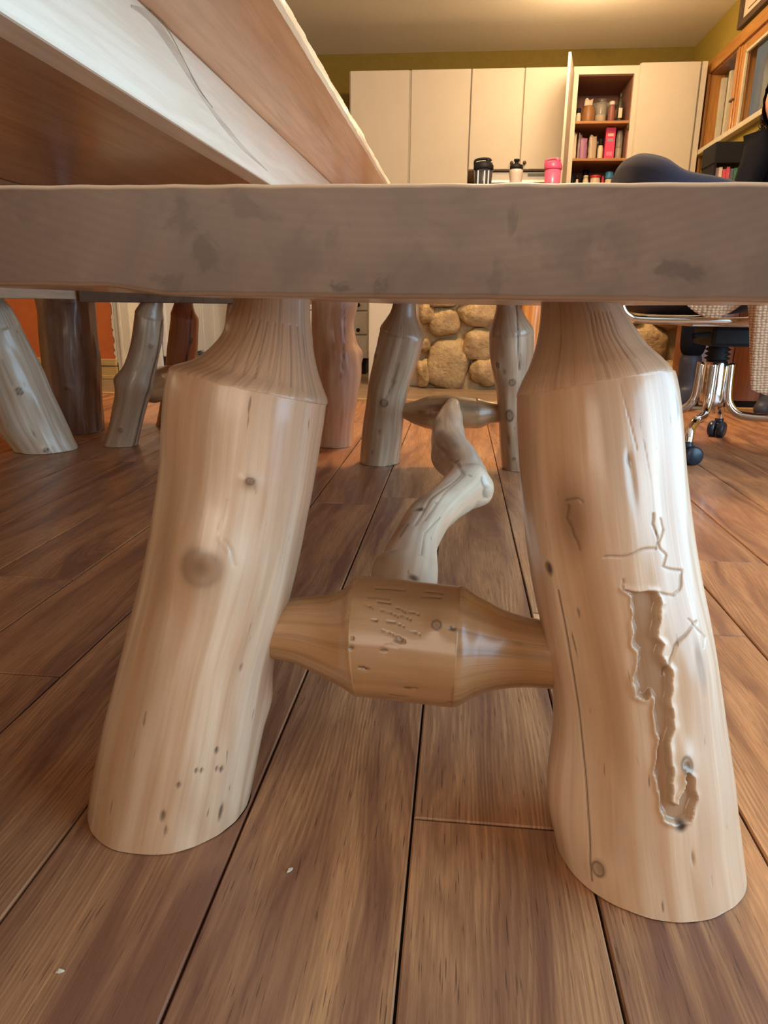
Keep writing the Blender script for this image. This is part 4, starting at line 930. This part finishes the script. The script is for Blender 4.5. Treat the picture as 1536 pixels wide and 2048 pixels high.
# ================================================================== TABLE
tb = thing('log_table', (-.79, 1.1, 0), 'large log dining table with thick plank top and deep apron, seen from below', 'table')
TZ0, TZ1 = .722, .772
def live_top():
    ya, yb_ = -.15, 2.45; ny = 260; V = []; Fs = []; ys = np.linspace(ya, yb_, ny)
    for y in ys:
        nA = .004*mnoise.noise(Vector((y*4, 1, 0)))+.0012*mnoise.noise(Vector((y*30, 2, 0)))
        nB = .005*mnoise.noise(Vector((y*6, 5, 0)))+.0035*mnoise.noise(Vector((y*55, 6, 0)))
        xr = -.205
        sec = [(-1.38, TZ0), (-1.36+nA, TZ1-.0), (xr-.035+nB, TZ1), (xr-.020+nB, TZ1-.006), (xr-.010+nB*.9, TZ1-.020), (xr-.004+nA+nB*.6, TZ1-.034), (xr-.001+nA, TZ0+.006), (xr-.004+nA*.6, TZ0), (-.79, TZ0)]
        for x, z in sec: V.append((x+.79, y-1.1, z))
    s = 9
    for j in range(ny-1):
        for i in range(s): k_ = (i+1) % s; Fs.append((j*s+i, j*s+k_, (j+1)*s+k_, (j+1)*s+i))
    Fs.append(tuple(range(s-1, -1, -1))); Fs.append(tuple((ny-1)*s+i for i in range(s)))
    me = mesh(V, Fs, False)
    o = link('tabletop', me, M['table_top'], tb); o.location = (-.79, 1.1, 0); return o
live_top()
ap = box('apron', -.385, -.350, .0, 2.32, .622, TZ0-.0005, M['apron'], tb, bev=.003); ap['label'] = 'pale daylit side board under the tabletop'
box('apron', -1.245, -1.21, .0, 2.32, .622, TZ0-.0005, M['table_top'], tb, bev=.003)
box('end_rail', -1.209, -.386, 2.20, 2.235, .622, TZ0-.0005, M['table_top'], tb, bev=.003)
box('end_rail', -1.209, -.386, .05, .085, .622, TZ0-.0005, M['table_top'], tb, bev=.003)
# grey mineral streak along the apron is inlaid as thin relief strips
def streak(pts, w_):
    bm = bmesh.new(); L = []
    for (px_, py_, h_) in pts:
        c = on(px_, py_, 0, -.350); s_ = ((c-CO)@FW)/F
        L.append((c[1], c[2], h_*s_))
    sp_ = smooth_path([(y, z, h) for y, z, h in L], 6); prev = None
    for y, z, h in sp_:
        a = bm.verts.new((-.3495, y, min(z+h, .7205))); b_ = bm.verts.new((-.3495, y, z-h)); a2 = bm.verts.new((-.3508, y, min(z+h, .7205))); b2_ = bm.verts.new((-.3508, y, z-h))
        if prev:
            bm.faces.new((prev[0], a, b_, prev[1])); bm.faces.new((prev[2], a2, a, prev[0])); bm.faces.new((prev[1], b_, b2_, prev[3]))
        prev = (a, b_, a2, b2_)
    o = link('grain_streak', bm_mesh(bm), w_, tb); return o
strk = board((.60, .49, .37), (.68, .56, .44), (.44, .34, .25), 1, .45, .2, 1.)
streak([(262, 12, 2.5), (300, 35, 9), (345, 95, 11), (385, 160, 8), (420, 215, 5), (455, 260, 6), (490, 300, 4), (535, 342, 1)], strk)
streak([(300, 20, 1), (335, 60, 1.0), (365, 115, 1.0), (395, 175, .9), (425, 215, .6)], col(.34, .26, .18))
# table legs
stT2 = [(630, 330, 722, 330), (626, 450, 724, 450), (624, 560, 720, 560), (623, 609, 716, 609), (624, 645, 709, 645), (627, 680, 713, 680), (628, 705, 720, 707), (630, 740, 722, 740), (632, 780, 717, 780), (630, 840, 709, 842), (629, 892, 704, 896), (628, 930, 703, 935)]
zt_ = on_lean(676, 330, 2.13, 0)
def trim_st(st, yb, zmax):
    return [s for s in st if on_lean((s[0]+s[2])/2, (s[1]+s[3])/2, yb, 0)[2] < zmax]
st_ = trim_st([(640, 200, 730, 200), (634, 260, 726, 260)]+stT2, 2.13, .70)
cen = []; rad = []
for xl, yl, xr, yr in st_:
    c = on_lean((xl+xr)/2, (yl+yr)/2, 2.13, 0); cen.append(c); rad.append(.5*(xr-xl)*((c-CO)@FW)/F)
cen.insert(0, np.array([cen[0][0], 2.13, TZ0-.0005])); rad.insert(0, rad[0])
log('leg', cen, rad, M['pine_pinkish'], tb, seg=90, rings=200, floor=True, seed=31, wob=.0018, feats=[(722, 706, .016, .010, .8, 1.3), (640, 680, .03, .002, 0, 2)],
    lines=[([(688, 610), (690, 660), (684, 740), (680, 760)], 1.2, .001, .6)], dots=[(645, 860, .003, 5, .4)])
stT1 = [(66, 450, 178, 450), (73, 589, 187, 589), (80, 640, 189, 640), (86, 700, 195, 702), (94, 775, 200, 778), (98, 840, 205, 842), (102, 868, 208, 872), (104, 905, 211, 908)]
st_ = trim_st([(58, 250, 166, 250), (62, 350, 172, 350)]+stT1, 2.24, .70)
cen = []; rad = []
for xl, yl, xr, yr in st_:
    c = on_lean((xl+xr)/2, (yl+yr)/2, 2.24, 0); cen.append(c); rad.append(.5*(xr-xl)*((c-CO)@FW)/F)
cen.insert(0, np.array([cen[0][0], 2.24, TZ0-.0005])); rad.insert(0, rad[0])
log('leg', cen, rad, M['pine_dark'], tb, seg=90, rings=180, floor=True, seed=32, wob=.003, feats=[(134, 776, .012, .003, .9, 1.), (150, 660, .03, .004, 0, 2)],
    lines=[([(122, 605), (148, 608), (155, 650), (163, 690)], 1.8, .0012, .5), ([(190, 760), (196, 860)], 1.8, .001, .7)], dots=[(162, 676, .005, 2, .7)])
for (x_, y_, r_, sd_) in ((-.36, .16, .06, 33), (-1.22, .16, .075, 34)):
    log('leg', [(x_, y_, -.03), (x_, y_, .25), (x_, y_, .5), (x_, y_, TZ0-.0005)], [r_, r_*.98, r_*.95, r_*.95], M['pine_pinkish'], tb, seg=40, rings=40, floor=True, seed=sd_)

# ================================================================== OFFICE CHAIR
HX, HY = .768, 2.25
ch = thing('office_chair', (HX, HY, 0), 'swivel armchair with navy padded shell and chrome four-arm wheeled base', 'chair')
def rot2(a, r): return HX+r*math.cos(a), HY+r*math.sin(a)
for i, a in enumerate((math.radians(-118), math.radians(64), math.radians(158), math.radians(-28))):
    d = (math.cos(a), math.sin(a)); r1 = .272
    P_ = [(.040, .262), (.042, .20), (.048, .15), (.075, .118), (.12, .110), (.19, .112), (.235, .104), (.262, .085), (.27, .060)]
    pts = [(HX+d[0]*r, HY+d[1]*r, z) for r, z in smooth_path([(a_, b_, 0) for a_, b_ in P_], 5) for _ in (0,)] if False else [(HX+d[0]*p[0], HY+d[1]*p[0], p[1]) for p in smooth_path([(a_, b_, 0) for a_, b_ in P_], 5)]
    link('base_arm', tube_mesh(pts, .0125, 16), M['chrome'], ch)
    cx_, cy_ = HX+d[0]*.27, HY+d[1]*.27; ca = a+(.6 if i == 0 else 1.4)
    cst = link('caster', tube_mesh([(cx_, cy_, .042), (cx_, cy_, .062)], .014, 14), M['caster'], ch)
    ax = (math.cos(ca), math.sin(ca)); fx = (-ax[1]*.012, ax[0]*.012)
    for sgn in (-1, 1):
        c0 = (cx_+fx[0]+ax[0]*.004*sgn, cy_+fx[1]+ax[1]*.004*sgn, .0265); c1 = (cx_+fx[0]+ax[0]*.026*sgn, cy_+fx[1]+ax[1]*.026*sgn, .0265)
        mid_ = tuple(c0[j]+(c1[j]-c0[j])*.8 for j in range(3))
        link('wheel', tube_mesh([c0, mid_, c1], [.026, .026, .021], 26), M['caster'], cst)
    link('fork', tube_mesh([(cx_, cy_, .045), (cx_+fx[0], cy_+fx[1], .03)], .012, 10), M['caster'], cst)
lathe_obj('hub', [(.034, .135), (.036, .15), (.036, .262), (.030, .268)], (HX, HY, 0), M['chrome'], ch, 28)
bp = []
for i in range(6): bp += [(.026, .268+i*.013), (.037, .2745+i*.013)]
lathe_obj('gas_lift_cover', bp+[(.028, .346)], (HX, HY, 0), M['black'], ch, 28)
box('mechanism', HX-.05, HX+.19, HY-.09, HY+.09, .312, .368, M['black'], ch, bev=.010)
link('tilt_lever', tube_mesh(smooth_path([(HX-.06, HY-.09, .345), (HX-.09, HY-.12, .345), (HX-.12, HY-.15, .343)], 4), [.008]*9, 10), M['black'], ch)
box('seat_plate', HX-.14, HX+.09, HY-.185, HY+.185, .369, .378, M['steel'], ch, bev=.002)
def loop(y, name):
    pts = [(.50, .60), (.445, .56), (.425, .50), (.430, .425), (.455, .392), (.50, .385), (.62, .385), (.74, .386), (.785, .395), (.815, .425), (.83, .48), (.84, .56), (.80, .605), (.70, .612), (.60, .610)]
    P_ = smooth_path([(x, y, z) for x, z in pts], 6)
    link(name, tube_mesh(P_, .0105, 16, close=True), M['chrome'], ch)
loop(2.035, 'arm_frame'); loop(2.455, 'arm_frame')
box('cross_bar', .52, .74, 2.04, 2.45, .379, .386, M['steel'], ch, bev=.002)
# seat cushion: rounded super-ellipsoid
def cushion(name, cx_, cy_, cz_, rx, ry, rz, m, parent, e=.5, bottom=None):
    bm = bmesh.new(); bmesh.ops.create_uvsphere(bm, u_segments=48, v_segments=24, radius=1)
    for v in bm.verts:
        x, y, z = v.co; sg = lambda t, p: math.copysign(abs(t)**p, t)
        r = math.hypot(x, y); a = math.atan2(y, x)
        k_ = 1/max((abs(math.cos(a))**4+abs(math.sin(a))**4)**.25, 1e-6)
        v.co = Vector((sg(r, .6)*math.cos(a)*k_*rx, sg(r, .6)*math.sin(a)*k_*ry, sg(z, .75)*rz))
    o = link(name, bm_mesh(bm, True), m, parent); o.location = (cx_, cy_, cz_); return o
cushion('seat', .645, 2.245, .452, .195, .185, .055, M['seat_black'], ch)
# tub shell
def tub():
    path = [(.755, 2.04, .655), (.70, 2.035, .715), (.64, 2.035, .736), (.56, 2.04, .752), (.51, 2.06, .785), (.472, 2.11, .805), (.458, 2.18, .815), (.455, 2.25, .815), (.458, 2.32, .810), (.472, 2.39, .80), (.51, 2.44, .775), (.56, 2.46, .745), (.64, 2.465, .73), (.755, 2.46, .68)]
    P_ = smooth_path(path, 6); V = []; Fs = []; n = len(P_)
    for i, p in enumerate(P_):
        t = (P_[min(i+1, n-1)]-P_[max(i-1, 0)]); t.z = 0; t.normalize(); nr = Vector((t.y, -t.x, 0))
        th = .034; zt2 = p.z; zb = .625 if i < 18 or i > n-19 else .50
        f = min(1, max(0, (i-12)/12)) if i < n/2 else min(1, max(0, (n-1-i-12)/12)); zb = .62-.14*f
        sec = [(-th, zb+.02), (-th, (zb+zt2)/2), (-th*.95, zt2-.035), (-th*.6, zt2-.010), (0, zt2), (th*.6, zt2-.010), (th*.95, zt2-.035), (th*1.1, (zb+zt2)/2), (th, zb+.02), (th*.5, zb), (-th*.5, zb)]
        for o_, z in sec: V.append((p.x+nr.x*o_, p.y+nr.y*o_, z))
    s = 11
    for j in range(n-1):
        for i in range(s): k_ = (i+1) % s; Fs.append((j*s+i, j*s+k_, (j+1)*s+k_, (j+1)*s+i))
    Fs.append(tuple(range(s-1, -1, -1))); Fs.append(tuple((n-1)*s+i for i in range(s)))
    me = mesh(V, Fs); bm = bmesh.new(); bm.from_mesh(me); bmesh.ops.recalc_face_normals(bm, faces=bm.faces); bm.to_mesh(me); bm.free()
    o = link('backrest', me, M['navy'], ch); o['label'] = 'navy upholstered wrap-round back and arms'
tub()
# knitted throw: sagging over the near side and hanging at the front
def throw():
    nx_, nz_ = 90, 60; V = []; R_ = []; Fs = []
    for i in range(nx_+1):
        u = i/nx_; x = .50+u*.37
        sag = .372 if False else .47-.078*math.sin(PI*min(max((x-.545)/.225, 0), 1))
        hang = .20+.012*math.sin((x-.7)*30)+.02*min(1, max(0, (x-.86)/.1))
        k_ = min(1, max(0, (x-.735)/.028)); k_ = k_*k_*(3-2*k_)
        zb = sag*(1-k_)+hang*k_
        for j in range(nz_+1):
            v = j/nz_; zt2 = .66; z = zt2+(zb-zt2)*v
            y = 2.004-.012*math.sin(v*PI*.9)-(.045*k_)+.006*math.sin(x*60+v*3)*v+.035*max(0, 1-v/.06)
            xx_ = x+(-.018*math.sin(v*PI)*k_ if x < .8 else 0)
            V.append((xx_, y, z)); R_.append((x, z, 0))
    for i in range(nx_):
        for j in range(nz_): a = i*(nz_+1)+j; Fs.append((a, a+1, a+nz_+2, a+nz_+1))
    me = mesh(V, Fs); at = me.attributes.new('rest', 'FLOAT_VECTOR', 'POINT'); at.data.foreach_set('vector', np.array(R_, np.float32).ravel())
    o = link('throw_blanket', me, M['knit'])
    md = o.modifiers.new('s', 'SOLIDIFY'); md.thickness = .008
    tag(o, 'beige knitted throw hanging over the side of the office chair', 'blanket')
throw()

# ================================================================== SIDE SEAT AND PERSON
wbn = thing('wooden_chest', (1.35, 3.48, 0), 'reddish brown plank bench under the seated person', 'bench')
box('seat_board', 1.03, 1.74, 3.24, 3.66, .43, .46, M['red_wood'], wbn, bev=.004)
for i in range(5): box('front_board', 1.045+i*.138, 1.045+i*.138+.134, 3.26, 3.28, .03, .43, M['red_wood'], wbn, bev=.002)
box('end_board', 1.04, 1.06, 3.282, 3.64, 0, .43, M['red_wood'], wbn, bev=.002); box('end_board', 1.71, 1.73, 3.282, 3.64, 0, .43, M['red_wood'], wbn, bev=.002)
box('plinth', 1.05, 1.72, 3.27, 3.64, .0, .03, M['dark'], wbn)
wbn.name = 'plank_bench'

def skin_fig(name, verts, edges, radii, m, parent, root=0, sub=2):
    me = bpy.data.meshes.new('m'); me.from_pydata(verts, edges, []); o = bpy.data.objects.new(name, me); C.objects.link(o)
    sk = o.modifiers.new('skin', 'SKIN'); sk.use_smooth_shade = True
    for i, r in enumerate(radii):
        me.skin_vertices[0].data[i].radius = (r, r) if not hasattr(r, '__len__') else r
        me.skin_vertices[0].data[i].use_root = (i == root)
    sb = o.modifiers.new('sub', 'SUBSURF'); sb.levels = sub; sb.render_levels = sub
    me.materials.append(m)
    if parent is not None: o.parent = parent; o.matrix_parent_inverse = Matrix.Translation(-parent.location)
    return o
pe = thing('person', (1.33, 3.42, .46), 'seated person with curly dark hair in a black top at the right edge', 'person')
pv = [(1.36, 3.44, .57), (1.35, 3.42, .72), (1.33, 3.38, .90), (1.32, 3.36, 1.02), (1.285, 3.32, 1.115),        # 0-4 pelvis..neck base
      (1.19, 3.33, 1.045), (1.135, 3.29, .86), (1.15, 3.12, .70),                                             # 5-7 arm (image left)
      (1.46, 3.37, 1.045), (1.53, 3.33, .85), (1.42, 3.16, .70),                                               # 8-10 arm (image right)
      (1.27, 3.40, .55), (.985, 3.20, .535), (.985, 3.19, .30),                                                  # 11-13 leg
      (1.42, 3.40, .55), (1.30, 3.02, .54), (1.27, 3.04, .30)]                                                 # 14-16 leg
pe_e = [(0, 1), (1, 2), (2, 3), (3, 4), (3, 5), (5, 6), (6, 7), (3, 8), (8, 9), (9, 10), (0, 11), (11, 12), (12, 13), (0, 14), (14, 15), (15, 16)]
skin_fig('body', pv, pe_e, [.13, .125, .13, .115, .055, .068, .052, .042, .068, .052, .042, .095, .068, .052, .095, .068, .052], M['hoodie'], pe)
for (x_, y_) in ((.985, 3.19), (1.27, 3.04)):
    skin_fig('trouser_leg', [(x_, y_, .42), (x_, y_, .30), (x_, y_+.005, .205)], [(0, 1), (1, 2)], [.060, .058, .054], M['trousers'], pe)
    skin_fig('boot', [(x_, y_+.005, .25), (x_, y_+.01, .12), (x_, y_, .050), (x_-.05, y_-.07, .040), (x_-.085, y_-.12, .032)], [(0, 1), (1, 2), (2, 3), (3, 4)], [.050, .046, .046, .042, .030], M['boot'], pe)
# head
def head():
    bm = bmesh.new(); bmesh.ops.create_uvsphere(bm, u_segments=48, v_segments=32, radius=1)
    for v in bm.verts:                         # local: face towards -y, z up
        x, y, z = v.co; d = v.co.copy()
        px_, py_, pz = x*.073, y*.092, z*.112
        if z < 0: px_ *= 1+.28*z; py_ *= 1+.10*z
        if y < 0:
            g = lambda cx_, cz_, sx_, sz_: math.exp(-((x-cx_)/sx_)**2-((z-cz_)/sz_)**2)
            py_ -= .022*g(0, -.18, .16, .20)+.010*g(0, -.78, .28, .15)+.006*g(0, -.5, .3, .06)+.004*g(0, -.62, .3, .05)
            py_ += .010*g(-.38, .03, .22, .12)+.010*g(.38, .03, .22, .12)-.004*g(0, .25, .6, .1)
        v.co = Vector((px_, py_, pz))
    for sx_ in (-1, 1):
        r = bmesh.ops.create_uvsphere(bm, u_segments=12, v_segments=8, radius=1)
        for v in r['verts']: v.co = Vector((sx_*.073+v.co.x*.010, .01+v.co.y*.018, -.005+v.co.z*.032))
    return bm_mesh(bm, True)
hc = (1.238, 3.25, 1.195); hr = (math.radians(10), math.radians(6), math.radians(-42))
hd = link('head', head(), M['skin'], pe); hd.location = hc; hd.rotation_euler = hr
Mh = Matrix.Translation(hc) @ Matrix.Rotation(hr[2], 4, 'Z') @ Matrix.Rotation(hr[0], 4, 'X')
for sx_ in (-1, 1):
    e_ = lathe_obj('eye', [(.001, -.011), (.008, -.008), (.011, 0), (.008, .008), (.001, .011)], (0, 0, 0), col(.8, .78, .74, .2), hd, 14); e_.matrix_parent_inverse = Matrix(); e_.location = (sx_*.028, -.078, .004)
m_ = box('mouth', -.022, .022, -.003, .003, -.004, .004, col(.45, .14, .12), hd, bev=.0025); m_.matrix_parent_inverse = Matrix(); m_.location = (0, -.088, -.060)
skin_fig('neck', [(1.285, 3.33, 1.07), (1.272, 3.29, 1.16), (1.265, 3.27, 1.22)], [(0, 1), (1, 2)], [.052, .048, .045], M['skin'], pe)
# curls of hair: cap + many spiral locks, one mesh
bm = bmesh.new(); bmesh.ops.create_uvsphere(bm, u_segments=40, v_segments=28, radius=1)
for v in bm.verts:
    d = v.co.normalized(); r = 1.12+.07*mnoise.noise(d*6)
    z = d.z
    v.co = Vector((d.x*.080*r, d.y*.100*r+.016, z*.118*r+.014))
bmesh.ops.delete(bm, geom=[v for v in bm.verts if v.co.y < -.035 and v.co.z < .07], context='VERTS')
me = bm_mesh(bm, True); hcap = link('hair', me, M['hair'], hd); hcap.matrix_parent_inverse = Matrix()
ms = []
Vh = []; Fh = []
def add_tube(pts, r, seg=6):
    me_ = tube_mesh(pts, r, seg); b0 = len(Vh)
    for v in me_.vertices: Vh.append(tuple(v.co))
    for p in me_.polygons: Fh.append(tuple(i+b0 for i in p.vertices))
    bpy.data.meshes.remove(me_)
rh = random.Random(11)
for k_ in range(150):
    a = rh.uniform(.10*PI, .93*PI); z0_ = rh.uniform(-.02, .08)
    x_ = math.cos(a)*.088; y_ = math.sin(a)*.105+.016; L_ = rh.uniform(.10, .20); ph = rh.uniform(0, 6.3); cr = rh.uniform(.006, .015); turns = rh.uniform(2, 4)
    pts = []
    for i in range(26):
        t = i/25; out = 1+.28*t
        pts.append((x_*out+cr*math.cos(ph+t*turns*2*PI), y_*out+cr*math.sin(ph+t*turns*2*PI), z0_-t*L_+.03*(1-t)*t))
    add_tube(pts, [.0035*(1-.6*i/25) for i in range(26)], 5)
hl = link('curls', mesh(Vh, Fh), M['hair'], hd); hl.matrix_parent_inverse = Matrix(); hl['kind'] = 'stuff'
# hands: palm with five separate fingers each, resting on the thighs
def hand(base, direc, side):
    b_ = Vector(base); d = Vector(direc).normalized(); sd_ = d.cross(Vector((0, 0, 1))).normalized()
    V = [b_, b_+d*.045, b_+d*.085]; E = [(0, 1), (1, 2)]; R_ = [.020, (.030), (.028)]
    h = skin_fig('hand', [tuple(v) for v in V], E, R_, M['skin'], pe, sub=2)
    for i, L_ in enumerate((.055, .068, .074, .068)):
        o_ = sd_*(.030-.020*i)*side*-1; s_ = b_+d*.075+o_
        pts = [s_, s_+d*L_*.45+Vector((0, 0, .004)), s_+d*L_*.8+Vector((0, 0, -.006)), s_+d*L_*.95+Vector((0, 0, -.020))]
        skin_fig('finger', [tuple(p) for p in pts], [(0, 1), (1, 2), (2, 3)], [.0095, .009, .008, .007], M['skin'], None, sub=1)
        f_ = C.objects[-1]
        f_.parent = h
    s_ = b_+d*.025+sd_*side*.022
    f_ = skin_fig('thumb', [tuple(p) for p in (s_, s_+d*.025+sd_*side*.018, s_+d*.05+sd_*side*.026)], [(0, 1), (1, 2)], [.011, .010, .008], M['skin'], None, sub=1); f_.parent = h
    # parent Empty offset is carried by h; fingers share h's frame
    for c_ in h.children: c_.matrix_parent_inverse = Matrix()
hand((1.145, 3.105, .685), (-.35, -.75, -.45), 1)
hand((1.41, 3.145, .685), (-.25, -.8, -.45), -1)

# small pale splinter on the floor
def chip(px_, py_, L_, seed, label):
    p = on(px_, py_, 2, 0); bm = bmesh.new()
    prof = [(-L_, 0, 0), (-L_*.2, L_*.35, .0012), (L_, L_*.08, .0004), (L_*.4, -L_*.25, .001), (-L_*.3, -L_*.3, .0008)]
    a = [bm.verts.new((x, y, .0003)) for x, y, z in prof]; b_ = [bm.verts.new((x*.8, y*.8, z+.0012)) for x, y, z in prof]
    bm.faces.new(a[::-1]); bm.faces.new(b_)
    for i in range(5): bm.faces.new((a[i], a[(i+1) % 5], b_[(i+1) % 5], b_[i]))
    o = link('wood_chip', bm_mesh(bm), col(.62, .52, .38)); o.location = (p[0], p[1], 0); o.rotation_euler = (0, 0, seed); tag(o, label, 'wood chip')
chip(580, 1742, .0032, .9, 'tiny pale wood chip on the floor between the front bench legs')
chip(120, 1945, .003, .3, 'faint wood shaving on the floor at the lower left')
